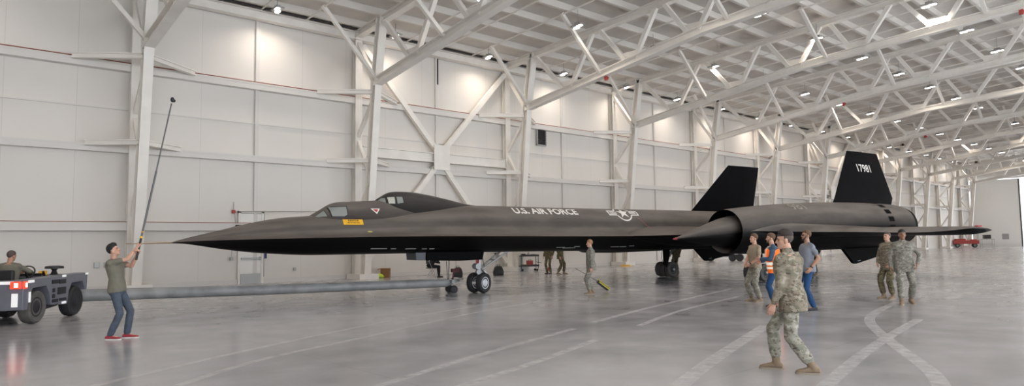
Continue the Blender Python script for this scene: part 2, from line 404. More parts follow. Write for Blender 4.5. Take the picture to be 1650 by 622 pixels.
# ------------------------------------------------------------------ columns and roof trusses
def make_column():
    t = thing('steel_column', None, 'column')
    yi = lambda z: 28.15 - .98 * (z - .2) / 8.85
    b = MB()
    b.ibeam((0, yi(.2), .2), (0, yi(9.0), 9.0), .34, .42, (0, 1, 0)); b.build('inner_leg', M['steel'], t, 0)
    b = MB(); b.ibeam((0, yi(9.0), 9.0), (0, 26.67, deck_z(26.67) - .35), .40, .36, (0, 1, 0)); b.build('upper_leg', M['steel'], t, 0)
    b = MB(); b.ibeam((0, 28.95, .2), (0, 28.95, deck_z(28.95) - .35), .36, .3, (0, 1, 0)); b.build('outer_post', M['steel'], t, 0)
    b = MB(); b.box((0, 28.4, .12), (1.0, 1.25, .24)); b.build('base_plinth', M['steel'], t, 0)
    zs = [.5, 2.7, 4.7, 6.7, 8.6]
    for i in range(len(zs) - 1):
        za, zb = (zs[i], zs[i + 1])
        p = (0, 28.95, za) if i % 2 else (0, yi(za), za); q = (0, yi(zb), zb) if i % 2 else (0, 28.95, zb)
        b = MB(); b.bar(p, q, .16, .16, (1, 0, 0)); b.build('lacing_brace', M['steel'], t, 0)
    b = MB(); b.bar((0, 27.2, 9.0), (0, 28.9, 11.4), .2, .2, (1, 0, 0)); b.build('lacing_brace', M['steel'], t, 0)
    for z, dx in ((8.70, 2.13), (5.52, 1.63)):
        for s_ in (-1, 1):
            b = MB(); b.ibeam((.12 * s_, yi(z) + .12, z), (s_ * dx, WY - .36, z), .2, .2); b.build('strut_to_wall', M['steel'], t, 0)
    return t
def make_truss():
    t = thing('roof_truss', None, 'truss')
    b = MB(); pts = [27.2, 15.85, 0, -13.5]
    for a, c in zip(pts, pts[1:]): b.ibeam((0, a, chord_z(a)), (0, c, chord_z(c)), .38, .36)
    b.build('bottom_chord', M['steel'], t, 0)
    b = MB(); pts = [28.95, 0, -13.5]
    for a, c in zip(pts, pts[1:]): b.ibeam((0, a, deck_z(a) - .5), (0, c, deck_z(c) - .5), .36, .32)
    b.build('top_chord', M['steel'], t, 0)
    top = [26.65, 21.95, 18.05, 14.65, 11.25, 7.75, 4.25, .85, -2.5, -5.9, -9.3]; bot = [24.05, 19.85, 16.35, 13.1, 9.5, 6.0, 2.55, -.8, -4.2, -7.6, -11]
    for i in range(len(bot)):
        pb = V((0, bot[i], chord_z(bot[i]) + .05))
        for j in (i, i + 1):
            if j < len(top):
                d = .30 if j == i else -.30
                b = MB(); b.bar((0, top[j] - d * .8, deck_z(top[j]) - .6), pb + V((0, d, .1)), .2, .2, (1, 0, 0)); b.build('web_member', M['steel'], t, 0)
        b = MB(); b.box(pb + V((0, 0, .24)), (.05, 1.05, .42)); b.build('gusset_plate', M['steel'], t, 0)
    for y in (27.05, 21.75, 14.65, 7.65, .5):
        b = MB(); b.bar((-.05, y, chord_z(y) + .1), (-2.75, y, deck_z(y) - .3), .16, .16, (0, 1, 0)); b.build('kicker_brace', M['steel'], t, 0)
    return t
c0 = make_column(); t0 = make_truss()
whereC = ['behind the man lifting the pole', 'behind the front cockpit', 'behind the white fuselage lettering', 'behind the fuselage roundel', 'behind the far tail fin', 'right of the far tail fin',
          'just left of the numbered tail fin', 'behind the numbered tail fin', 'just right of the numbered tail fin', 'beyond the outer wing', 'next to last before the end wall', 'nearest the white sliding door']
for i in range(NB):
    c = c0 if i == 0 else copy_tree(c0); c.location = (colX[i], 0, 0)
    c['label'] = 'white laced steel column, %s from the left, %s' % (ORD[i], whereC[i]); c['group'] = 'columns along the back wall'
    r = t0 if i == 0 else copy_tree(t0); r.location = (colX[i], 0, 0)
    r['label'] = 'white steel roof truss springing from the %s wall column from the left' % ORD[i]; r['group'] = 'roof trusses across the hall'
# one braced bay between second and third columns (and another further on)
for q, i in enumerate((1, 6)):
    xa, xb = colX[i], colX[i + 1]; xm = (xa + xb) / 2; Y = 28.86
    t = thing('wall_bracing', ['white cross bracing and beam between the second and third columns', 'white cross bracing between the seventh and eighth columns, far down the wall'][q], 'bracing', (0, 0, 0), 0, 'braced bays of the back wall')
    b = MB(); b.ibeam((xa + .2, Y, 6.1), (xb - .2, Y, 6.1), .3, .5); b.build('horizontal_beam', M['steel'], t, 0)
    b = MB(); b.box((xm, Y - .2, 6.1), (1.0, .05, 1.3)); b.build('hub_plate', M['steel'], t, 0)
    for s in (-1, 1):
        b = MB(); b.bar((xm + s * .3, Y, 6.6), (xm + s * 4.6, Y, 11.3), .26, .2, (0, 1, 0)); b.build('upper_diagonal', M['steel'], t, 0)
        b = MB(); b.bar((xm + s * .3, Y, 5.6), (xm + s * 4.6, Y, .5), .26, .2, (0, 1, 0)); b.build('lower_diagonal', M['steel'], t, 0)

# ------------------------------------------------------------------ ceiling lights
LX0 = 11.42; LDX = 5.92
ld = bpy.data.lights.new('lamp_light', 'AREA'); ld.shape = 'DISK'; ld.size = .8; ld.energy = LAMP_W; ld.color = (1, .88, .76); ld.spread = rad(150)
def in_frame(P):
    d = V(P) - CAM; z = d.dot(F_)
    return z > 1 and abs(d.dot(R_) / z * 1083) < 815 and abs(d.dot(U_) / z * 1083) < 306
proto = None
for ri, (y, z) in enumerate(((27.8, 11.72), (21.2, 11.78), (15.0, 11.95), (9.75, 12.25), (3.7, 12.45), (-2.8, 12.45), (-9.3, 12.3))):
    nv = 0
    for k in range(-3, 18):
        x = LX0 + k * LDX + (0, .05, -.2, -.3, 0, 0, 0)[ri]
        vis = in_frame((x, y, z))
        if not vis and (k + ri) % 2: continue
        if proto is None:
            t = thing('ceiling_light', None, 'ceiling light')
            b = MB(); b.box((0, 0, .07), (.34, .7, .07)); b.box((0, 0, .16), (.16, .3, .12)); b.tube([(0, 0, .1), (0, 0, .85)], .015, 6); b.build('housing', M['galv'], t, 0)
            for s in (-1, 1):
                b = MB(); b.prism([(s * .085 + px_, s * .17 + py_, -.0) for px_, py_ in ((-.06, -.15), (.06, -.15), (.08, -.13), (.08, .13), (.06, .15), (-.06, .15), (-.08, .13), (-.08, -.13))], (0, 0, .05)); b.build('lens', M['lens'], t, 0)
            lo = bpy.data.objects.new('lamp', ld); COL.objects.link(lo); lo.parent = t; lo.location = (0, 0, -.12)
            proto = t; c = t
        else: c = copy_tree(proto)
        c.location = (x, y, z)
        if vis:
            nv += 1; c['label'] = 'lit ceiling light, %s from the left in the %s row from the back wall' % (ORD[nv - 1], ORD[ri])
        else: c['label'] = 'lit ceiling light overhead, outside the photo'
        c['group'] = 'lit ceiling lights' if vis else 'lit ceiling lights outside the photo'

# ------------------------------------------------------------------ floor streaks left by tyres
STREAKS = [[[1.67, 9.33], [4.23, 10.82], [7.85, 12.54], [12.5, 14.2]], [[2.39, 8.6], [3.78, 9.66], [5.87, 10.58], [9.7, 12.31], [13, 13.4]],
 [[3.2, 6.6], [4.06, 6.89], [6.32, 7.74], [9.25, 8.68]], [[3.9, 5.9], [4.74, 6.2], [6.3, 6.67], [8.46, 7.45]],
 [[10.2, 9.06], [13.49, 10.06], [20.21, 11.81]], [[10.42, 8.07], [13.35, 9.09], [17.49, 10.04]], [[6.0, 4.3], [6.45, 4.46], [8.15, 5.08], [11.97, 6.33]],
 [[6.9, 3.2], [7.55, 3.33], [10.63, 3.98], [14.78, 4.65]], [[18.35, 6.23], [15.67, 5.74], [14.1, 5.3], [12.6, 4.62], [10.78, 3.66], [9.17, 2.78], [8, 2.3]]]
STW = [.13, .13, .14, .14, .15, .13, .22, .18, .19]
def catmull(p, n=8):
    out = []; P = [p[0]] + p + [p[-1]]
    for i in range(1, len(P) - 2):
        for k in range(n):
            t = k / n; a, b_, c, d = [V((*q, 0)) for q in P[i - 1:i + 3]]
            out.append(.5 * (2 * b_ + (c - a) * t + (2 * a - 5 * b_ + 4 * c - d) * t * t + (3 * b_ - a - 3 * c + d) * t ** 3))
    out.append(V((*p[-1], 0))); return out
SN = ['second pale tyre streak from the left, running under the pole holder', 'third pale tyre streak from the left', 'broad bright tyre streak in the near middle of the floor', 'faint short tyre streak beside the bright middle one',
      'thin pale tyre streak running towards the main gear', 'thin pale tyre streak right of the one to the main gear', 'wide scuffed streak left of the nearest soldier', 'wide faint streak right of the nearest soldier', 'curved hooked tyre streak on the right of the floor']
SN[0] = 'leftmost pale tyre streak, in front of the pole holder'; SN[1] = 'second pale tyre streak from the left, beside the leftmost one'
for s, w, lab in zip(STREAKS, STW, SN):
    c = catmull(s); L = []; Rr = []
    for i, p in enumerate(c):
        d = (c[min(i + 1, len(c) - 1)] - c[max(0, i - 1)]).normalized(); nn = V((-d.y, d.x, 0)) * w / 2
        L.append(p + nn); Rr.append(p - nn)
    b = MB(); b.add([(q.x, q.y, .002 + .0006 * STREAKS.index(s)) for q in L + Rr], [(i, i + 1, len(c) + i + 1, len(c) + i) for i in range(len(c) - 1)])
    o = b.build('floor_streak', M['streak'], None, 0); o['kind'] = 'structure'; o['label'] = lab

# ------------------------------------------------------------------ things on the back wall
t = thing('door_2', None, None, (10.9, WY - .06, 0)); t['kind'] = 'structure'; t['label'] = 'white steel side door under the nose of the aircraft'
b = MB(); b.box((0, 0, 1.5), (.9, .08, 3.0)); b.build('door_leaf', M['doorpanel'], t)
b = MB()
for s in (-1, 1): b.box((s * .5, -.02, 1.55), (.1, .14, 3.1))
b.box((0, -.02, 3.08), (1.1, .14, .1)); b.build('door_frame', M['steel'], t)
b = MB(); b.box((0, -.09, 1.08), (.84, .07, .07)); b.box((.4, -.07, 1.08), (.08, .1, .14)); b.build('push_bar', M['galv'], t)
b = MB(); b.box((0, -.055, .22), (.84, .02, .42)); b.build('kick_plate', M['galv'], t)
def wallbox(name, label, cat, x, z, d, mat, extra=None):
    b = MB(); b.box((x, WY - .02 - d[1] / 2, z), d)
    if extra: extra(b)
    o = b.build(name, mat, None, 0, .008); tag(o, label, cat); return o
wallbox('alarm_sounder', 'black alarm sounder box on the wall above the nose tip', 'alarm', 10.29, 2.42, (.26, .5, .17), M['black'])
wallbox('fire_alarm', 'small red fire alarm strobe on the wall above the black sounder', 'alarm', 10.16, 3.08, (.12, .14, .14), M['redtool'])
wallbox('call_point', 'grey call point box on the wall left of the side door', 'alarm', 10.1, 1.09, (.12, .14, .14), M['galv'])
b = MB(); b.tube([(10.16, WY - .1, 3.5), (10.16, WY - .1, 3.15)], .012, 6); b.tube([(10.2, WY - .1, 3.0), (10.25, WY - .1, 2.5)], .014, 6); b.tube([(10.15, WY - .1, 2.3), (10.1, WY - .1, 1.16)], .012, 6)
tag(b.build('conduit', M['galv'], None), 'thin conduit linking the fire alarm, sounder and call point', 'conduit')
b = MB(); b.tube([(10.25, WY - .42, 3.08), (14.0, WY - .42, 3.15)], .02, 6); b.tube([(11.35, WY - .42, 3.1), (11.35, WY - .42, .3)], .018, 6)
tag(b.build('pipe_run', M['galv'], None), 'thin horizontal grey pipe run above the aircraft nose', 'pipe')
wallbox('switch_box', 'small dark blue switch on the wall right of the side door', 'switch', 11.55, 1.18, (.1, .1, .22), simple('blue_plastic', (.03, .04, .15), .5))
wallbox('socket_box', 'left one of two grey sockets by the pole holder', 'socket', 5.2, .98, (.17, .08, .2), M['galv'])
wallbox('socket_box', 'right one of two grey sockets by the pole holder', 'socket', 5.52, .98, (.17, .08, .2), M['galv'])
wallbox('outlet_box', 'small pale outlet low on the wall under the nose', 'socket', 12.9, .55, (.12, .06, .14), M['galv'])
t = thing('wall_vent', 'grey louvred vent high on the wall right of the third column', 'vent', (28.45, WY - .05, 8.0))
b = MB()
for s in (-1, 1): b.box((s * .36, -.05, 0), (.06, .12, 1.06)); b.box((0, -.05, s * .52), (.78, .12, .06))
b.box((0, .03, 0), (.76, .02, 1.06))
b.build('frame', M['galv'], t, 0)
b = MB()
for i in range(8): b.box((0, -.04, -.42 + i * .12), (.68, .1, .03), Matrix.Rotation(rad(35), 3, 'X'))
b.box((0, .01, 0), (.7, .03, 1.0)); b.build('louvre', M['blackpipe'], t, 0)
b = MB(); b.tube([(20.75, WY - .1, 11.5), (20.75, WY - .1, 10.1)], .05, 8); tag(b.build('drop_pipe', M['blackpipe'], None), 'dark pipe dropping from the eave above the rear cockpit', 'pipe')
for i, (x, y) in enumerate(((colX[2], 21.4), (colX[4], 17.7), (colX[6], 18.8), (colX[3], 6.4))):
    o = MB(); z = chord_z(y) - .18
    o.box((x, y, z - .10), (.14, .16, .22)); o.box((x, y - .1, z - .10), (.08, .1, .1))
    tag(o.build('alarm_horn', M['redtool'], None, 0, .02), 'small red alarm horn under the %s truss' % ['third', 'fifth', 'seventh', 'fourth'][i], 'alarm', 'red alarm horns under the trusses')
# ------------------------------------------------------------------ the aircraft   (local: X aft, Y to starboard, Z up; port = -Y)
PX, PY, PYAW = 4.893, 18.370, -.1346
plane = thing('reconnaissance_jet', 'long black twin-engine two-cockpit reconnaissance jet being towed into the hangar', 'airplane', (PX, PY, 0), PYAW)
def interp(tab, x):
    if x <= tab[0][0]: return list(tab[0][1:])
    for a, b_ in zip(tab, tab[1:]):
        if x <= b_[0]:
            f = (x - a[0]) / (b_[0] - a[0]); return [p + (q - p) * f for p, q in zip(a[1:], b_[1:])]
    return list(tab[-1][1:])
def smooth_tab(tab, n=6):
    out = []
    for i in range(len(tab) - 1):
        p0 = tab[max(0, i - 1)]; p1 = tab[i]; p2 = tab[i + 1]; p3 = tab[min(len(tab) - 1, i + 2)]
        m1 = [0] * len(p1); m2 = [0] * len(p1)
        for c in range(1, len(p1)):
            m1[c] = (p2[c] - p0[c]) / (p2[0] - p0[0]) ; m2[c] = (p3[c] - p1[c]) / (p3[0] - p1[0])
        h = p2[0] - p1[0]
        for k in range(n):
            t = k / n; t2, t3 = t * t, t * t * t; row = [p1[0] + h * t]
            for c in range(1, len(p1)):
                row.append((2 * t3 - 3 * t2 + 1) * p1[c] + (t3 - 2 * t2 + t) * h * m1[c] + (-2 * t3 + 3 * t2) * p2[c] + (t3 - t2) * h * m2[c])
            out.append(row)
    out.append(list(tab[-1])); return out
#        x     top   chz   chw   bot   R(body half width)
FUS = [(0.0, 1.745, 1.73, .02, 1.715, .012), (.35, 1.845, 1.755, .26, 1.69, .11), (1.07, 2.025, 1.775, .56, 1.565, .27), (1.84, 2.22, 1.79, .78, 1.455, .42), (2.65, 2.37, 1.80, .92, 1.385, .52),
       (3.36, 2.43, 1.81, 1.02, 1.345, .58), (4.4, 2.52, 1.82, 1.16, 1.335, .65), (5.6, 2.62, 1.825, 1.26, 1.33, .70), (6.75, 2.72, 1.825, 1.32, 1.325, .74), (8.2, 2.81, 1.82, 1.36, 1.315, .77),
       (9.25, 2.83, 1.81, 1.38, 1.31, .78), (11.5, 2.82, 1.79, 1.40, 1.29, .78), (14.0, 2.815, 1.78, 1.41, 1.265, .78), (17.3, 2.82, 1.78, 1.41, 1.25, .78), (20.7, 2.80, 1.80, 1.40, 1.26, .77),
       (24, 2.72, 1.85, 1.3, 1.38, .70), (27, 2.55, 1.9, 1.05, 1.55, .55), (29.5, 2.35, 1.95, .7, 1.75, .36), (31.3, 2.12, 2.0, .25, 1.92, .12)]
FUSs = smooth_tab(FUS)
def bez(p0, p1, p2, p3, n):
    return [tuple((1 - t) ** 3 * a + 3 * (1 - t) ** 2 * t * b_ + 3 * (1 - t) * t * t * c + t ** 3 * d for a, b_, c, d in zip(p0, p1, p2, p3)) for t in [i / n for i in range(n)]]
def sec(x):
    """half section: list of (y, z), top centre -> chine -> bottom centre"""
    top, cz, cw, bot, R = interp(FUSs, x)
    zm = cz + .36 * (top - cz); h = top - zm
    up = bez((0, top), (R * .56, top), (R * .93, zm + .52 * h), (R * 1.02, zm), 9)
    up += bez((R * 1.02, zm), (R * 1.10, zm - .42 * (zm - cz)), (R + .35 * (cw - R), cz + .16 * (zm - cz)), (cw, cz), 7)
    h2 = cz - bot
    lo = bez((cw, cz), (cw * .86, cz - .12 * h2), (R * 1.0, bot + .42 * h2), (R * .72, bot + .17 * h2), 6)
    lo += bez((R * .72, bot + .17 * h2), (R * .5, bot), (R * .25, bot), (0, bot), 6)
    return up, lo + [(0, bot)]
b = MB(); rings = []
for row in FUSs:
    up, lo = sec(row[0]); h = up + lo
    ring = [(row[0], -y, z) for y, z in h] + [(row[0], y, z) for y, z in h[-2:0:-1]]
    rings.append(ring)
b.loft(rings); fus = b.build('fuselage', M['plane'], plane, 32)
def fus_y(x, z):
    up, _ = sec(x); top, cz, cw, bot, R = interp(FUSs, x); pts = up + [(cw, cz)]
    for a, c in zip(pts, pts[1:]):
        if c[1] <= z <= a[1]: f = (a[1] - z) / max(1e-6, a[1] - c[1]); return a[0] + (c[0] - a[0]) * f
    return 0 if z > top else cw
def fus_arc(x, s):
    """point on the port skin at arc length s below the top centre line, and outward normal"""
    up, _ = sec(x); top, cz, cw, bot, R = interp(FUSs, x); pts = up + [(cw, cz)]; acc = 0
    for a, c in zip(pts, pts[1:]):
        L = math.hypot(c[0] - a[0], c[1] - a[1])
        if acc + L >= s or c is pts[-1]:
            f = (s - acc) / L; y = a[0] + (c[0] - a[0]) * f; z = a[1] + (c[1] - a[1]) * f
            return V((x, -y, z)), V((0, -(a[1] - c[1]) / L, (c[0] - a[0]) / L))
        acc += L
def arc_of(x, z):
    up, _ = sec(x); pts = up; acc = 0
    for a, c in zip(pts, pts[1:]):
        L = math.hypot(c[0] - a[0], c[1] - a[1])
        if c[1] <= z <= a[1]: return acc + L * (a[1] - z) / (a[1] - c[1])
        acc += L
    return acc
# flat 2-D shapes cut finely so that they can be wrapped over a curved skin
def text_bm(s, size, bold=.02):
    cu = bpy.data.curves.new('text', 'FONT'); cu.body = s; cu.size = size; cu.offset = bold * size; cu.resolution_u = 3
    o = bpy.data.objects.new('text', cu); COL.objects.link(o); dg = bpy.context.evaluated_depsgraph_get(); dg.update()
    me = bpy.data.meshes.new_from_object(o.evaluated_get(dg)); bm = bmesh.new(); bm.from_mesh(me)
    bpy.data.objects.remove(o); bpy.data.meshes.remove(me); bpy.data.curves.remove(cu); return bm
def poly_bm(polys):
    bm = bmesh.new()
    for p in polys: bm.faces.new([bm.verts.new((*q, 0)) for q in p])
    return bm
def slice_bm(bm, step=.05):
    ys = [v.co.y for v in bm.verts]; xs = [v.co.x for v in bm.verts]
    for ax, vals in ((1, ys), (0, xs)):
        c = min(vals) + step
        while c < max(vals):
            no = (0, 1, 0) if ax else (1, 0, 0); co = (0, c, 0) if ax else (c, 0, 0)
            bmesh.ops.bisect_plane(bm, geom=bm.verts[:] + bm.edges[:] + bm.faces[:], plane_co=co, plane_no=no, dist=1e-5); c += step * (1 if ax else 3)
def decal(bm, fn, name, mat, parent, label=None, step=.05):
    slice_bm(bm, step)
    for v in bm.verts: v.co = fn(v.co.x, v.co.y)
    me = bpy.data.meshes.new(name); bm.to_mesh(me); bm.free(); me.materials.append(mat)
    o = bpy.data.objects.new(name, me); COL.objects.link(o); o.parent = parent
    if label: o['label'] = label
    return o
def fit_x(bm, w=None, h=None):
    xs = [v.co.x for v in bm.verts]; ys = [v.co.y for v in bm.verts]; a, c = min(xs), min(ys)
    sx = w / (max(xs) - a) if w else 1; sy = h / (max(ys) - c) if h else 1
    for v in bm.verts: v.co.x = (v.co.x - a) * sx; v.co.y = (v.co.y - c) * sy
    return bm
def on_fus(x0, sbase):
    def fn(u, v):
        p, n = fus_arc(x0 + u, sbase - v); return p + n * .012
    return fn
sb = arc_of(11.4, 2.545)
decal(fit_x(text_bm('U.S. AIR FORCE', .4, .03), 2.72, .33), on_fus(10.06, sb), 'lettering', M['white'], fus, 'white U.S. AIR FORCE lettering')
# roundel: outlined disc, bars and star
def ringpoly(cx, cy, r0, r1, n=40, a0=0, a1=2 * PI):
    out = []
    for i in range(n):
        t0, t1 = a0 + (a1 - a0) * i / n, a0 + (a1 - a0) * (i + 1) / n
        out.append([(cx + r0 * math.cos(t0), cy + r0 * math.sin(t0)), (cx + r1 * math.cos(t0), cy + r1 * math.sin(t0)), (cx + r1 * math.cos(t1), cy + r1 * math.sin(t1)), (cx + r0 * math.cos(t1), cy + r0 * math.sin(t1))])
    return out
def rect(x0, y0, x1, y1): return [(x0, y0), (x1, y0), (x1, y1), (x0, y1)]
star = []
for i in range(5):
    a = PI / 2 + i * 2 * PI / 5; bL = a + PI / 5; bR = a - PI / 5; r, ri = .30, .30 * .382
    star.append([(0, 0), (ri * math.cos(bR), ri * math.sin(bR)), (r * math.cos(a), r * math.sin(a)), (ri * math.cos(bL), ri * math.sin(bL))])
pol = star[:]
gap = .12
pol += ringpoly(0, 0, .345, .395, 40, PI + .36, 2 * PI - .36) + ringpoly(0, 0, .345, .395, 30, .33, PI - .33)
for s in (-1, 1):
    def rr(x0, y0, x1, y1):
        p = rect(min(s * x0, s * x1), y0, max(s * x0, s * x1), y1); pol.append(p)
    rr(.36, -.15, .74, -.10); rr(.36, .08, .74, .13); rr(.69, -.10, .74, .08); rr(.31, -.06, .64, -.02) ; rr(.31, .005, .64, .045)
bmr = poly_bm(pol)
for v in bmr.verts: v.co.y -= .0
sr = arc_of(14.95, 2.33)
decal(bmr, on_fus(14.97, sr - .40), 'roundel', M['white'], fus, 'white outlined star-and-bars roundel')
# red line behind the roundel
decal(poly_bm([[(0, 0), (.03, 0), (.42, -.38), (.39, -.38)], [(.39, -.38), (.42, -.36), (1.25, -.52), (1.25, -.55)]]), on_fus(15.55, arc_of(15.55, 2.47)), 'walkway_line', simple('thin_red_line', (.30, .09, .07), .5), fus, 'thin red walkway line')
# sign, triangle and small oval under the cockpits
def on_side(x0, z0):
    def fn(u, v):
        p, n = fus_arc(x0 + u, arc_of(x0 + u, z0 + v)); return p + n * .014
    return fn
sg = decal(poly_bm([rect(0, 0, .57, .15)]), on_side(4.25, 2.17), 'warning_sign', M['yellow'], fus, 'yellow rescue notice sticker')
decal(fit_x(text_bm('RESCUE', .05, .02), .30, .045), lambda u, v: on_side(4.40, 2.262)(u, v) + V((0, -.006, .003)), 'sign_lettering', M['black'], sg)
decal(fit_x(text_bm('SEE OTHER SIDE', .04, .02), .36, .03), lambda u, v: on_side(4.36, 2.205)(u, v) + V((0, -.006, .003)), 'sign_lettering', M['black'], sg)
decal(poly_bm([[(.05 * math.cos(a) * 1.5, .022 * math.sin(a)) for a in [i * PI / 8 for i in range(16)]]]), on_side(4.96, 1.965), 'oval_mark', simple('pale_yellow_mark', (.5, .45, .12), .5), fus)

# canopies -------------------------------------------------------------
def canopy(tab, base, name, mat):
    T = smooth_tab(tab, 5); rings = []; n = 20; ex = .62
    def half(row, k):
        a = PI / 2 * k / n; return row[2] * math.cos(a) ** .8, base + (row[1] - base) * math.sin(a) ** .85
    for row in T:
        R1 = [half(row, k) for k in range(n + 1)]
        rings.append([(row[0], -y, z) for y, z in R1] + [(row[0], y, z) for y, z in R1[-2::-1]])
    b = MB(); b.loft(rings); o = b.build(name, mat, plane, 40)
    def surf(x, z):
        top, w = interp(T, x); s = max(0., min(1, (z - base) / max(1e-4, top - base))) ** (1 / .85); return w * max(0, math.cos(math.asin(s))) ** .8
    return o, surf
C1, s1 = canopy([(3.30, 2.33, .03), (3.5, 2.455, .26), (3.75, 2.60, .40), (4.13, 2.81, .50), (4.62, 2.865, .56), (5.15, 2.895, .59), (5.5, 2.915, .60), (6.2, 2.90, .58), (7.2, 2.86, .50), (8.4, 2.8, .3)], 2.05, 'front_canopy', M['plane'])
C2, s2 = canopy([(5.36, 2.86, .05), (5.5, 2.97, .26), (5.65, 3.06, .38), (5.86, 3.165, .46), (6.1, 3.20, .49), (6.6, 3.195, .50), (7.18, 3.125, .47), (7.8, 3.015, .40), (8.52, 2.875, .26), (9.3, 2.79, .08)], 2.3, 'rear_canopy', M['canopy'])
def pane(poly, surf, parent, mat, name='window_pane', off=.012, label=None):
    bm = poly_bm([poly])
    return decal(bm, lambda u, v: V((u, -surf(u, v) - off, v + off * .4)), name, mat, parent, label, .03)
def panes(poly, surf, parent, mat):
    cx = sum(p[0] for p in poly) / len(poly); cz = sum(p[1] for p in poly) / len(poly)
    pane([(cx + (x - cx) * 1.16, cz + (z - cz) * 1.16) for x, z in poly], surf, parent, M['black'], 'window_frame', .006)
    pane(poly, surf, parent, mat)
panes([(3.53, 2.385), (3.80, 2.58), (3.86, 2.41)], s1, C1, M['glass'])
panes([(3.93, 2.67), (4.40, 2.69), (4.40, 2.46), (4.32, 2.41), (3.99, 2.41)], s1, C1, M['glass'])
panes([(5.46, 2.90), (5.57, 2.98), (5.65, 2.98), (5.65, 2.84)], s2, C2, M['glass'])
panes([(5.71, 3.0), (5.91, 3.01), (5.90, 2.81), (5.72, 2.81)], s2, C2, M['glassbright'])
panes([(5.97, 3.02), (6.15, 3.02), (6.16, 2.84), (5.97, 2.81)], s2, C2, M['glass'])
tri = pane([(5.10, 2.645), (5.38, 2.645), (5.27, 2.485)], s1, C1, M['white'], 'warning_triangle', .012, 'red and white ejection seat triangle')
pane([(5.16, 2.622), (5.325, 2.622), (5.265, 2.535)], s1, C1, M['redmark'], 'triangle_centre', .018)
# starboard glass
for poly, surf, par in (([(3.53, 2.385), (3.80, 2.58), (3.86, 2.41)], s1, C1), ([(3.93, 2.67), (4.40, 2.69), (4.40, 2.46), (3.99, 2.41)], s1, C1), ([(5.71, 3.0), (6.1, 3.01), (6.1, 2.81), (5.72, 2.81)], s2, C2)):
    decal(poly_bm([poly]), lambda u, v, surf=surf: V((u, surf(u, v) + .012, v)), 'window_pane', M['glass'], par, None, .03)
# pitot probe
b = MB(); b.tube([(.05, 0, 1.73), (-.45, 0, 1.722), (-1.0, 0, 1.715)], [.022, .017, .010], 10); o = b.build('pitot_probe', simple('brass_probe', (.30, .22, .15), .35, .7), plane)

# wings -----------------------------------------------------------------
def wing(side, tabs, name, n=26, z_mid=1.9):
    """tabs: (y, xle, xte, zle, zcrest, zte, zbot)  side -1 port"""
    T = smooth_tab(tabs, 5); rings = []
    for y, xl, xt, zl, zc, zt, zb in T:
        up = []; lo = []
        for k in range(n + 1):
            f = k / n; f2 = f * f * (3 - 2 * f) if False else f
            g = min(1, f / .16); g = math.sin(g * PI / 2) ** .9
            zu = (zl + (zc - zl) * g) if f <= .16 else zc + (zt - zc) * ((f - .16) / .84) ** 1.3
            zd = (zl + (zb - zl) * math.sin(min(1, f / .3) * PI / 2)) if f <= .3 else zb + (zt - zb) * ((f - .3) / .7) ** 1.5
            up.append((xl + (xt - xl) * f, side * y, zu)); lo.append((xl + (xt - xl) * f, side * y, zd - .004))
        rings.append(up + lo[-2:0:-1])
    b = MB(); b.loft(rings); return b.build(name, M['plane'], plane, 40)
OUT = [(4.3, 16.75, 28.3, 1.885, 2.12, 1.95, 1.66), (4.56, 17.05, 28.3, 1.88, 2.16, 1.94, 1.66), (4.70, 18.4, 28.3, 1.865, 2.13, 1.93, 1.66), (4.82, 19.75, 28.25, 1.845, 2.06, 1.91, 1.66), (5.05, 20.45, 28.2, 1.835, 2.02, 1.89, 1.66), (5.7, 21.6, 28.0, 1.815, 1.99, 1.86, 1.66), (6.4, 22.8, 27.75, 1.78, 1.985, 1.84, 1.66), (7.0, 23.8, 27.45, 1.775, 1.98, 1.83, 1.655), (7.5, 24.7, 27.15, 1.83, 1.975, 1.82, 1.66), (7.85, 25.45, 26.95, 1.90, 1.96, 1.82, 1.70), (8.0, 26.1, 26.7, 1.88, 1.90, 1.82, 1.78)]
INN = [(.9, 14.2, 28.6, 1.78, 2.15, 1.95, 1.35), (1.3, 14.45, 28.6, 1.785, 2.05, 1.95, 1.38), (1.8, 15.3, 28.6, 1.79, 2.02, 1.95, 1.45), (2.4, 16.35, 28.5, 1.80, 2.03, 1.95, 1.5), (2.9, 17.2, 28.4, 1.82, 2.08, 1.95, 1.52), (3.3, 17.8, 28.3, 1.84, 2.1, 1.95, 1.5)]
for s in (-1, 1):
    wing(s, OUT, 'outer_wing'); wing(s, INN, 'inner_wing')
b = MB(); b.box((26.0, -7.82, 1.975), (.35, .12, .05)); b.build('wingtip_light', M['redmark'], plane, 0, .01)

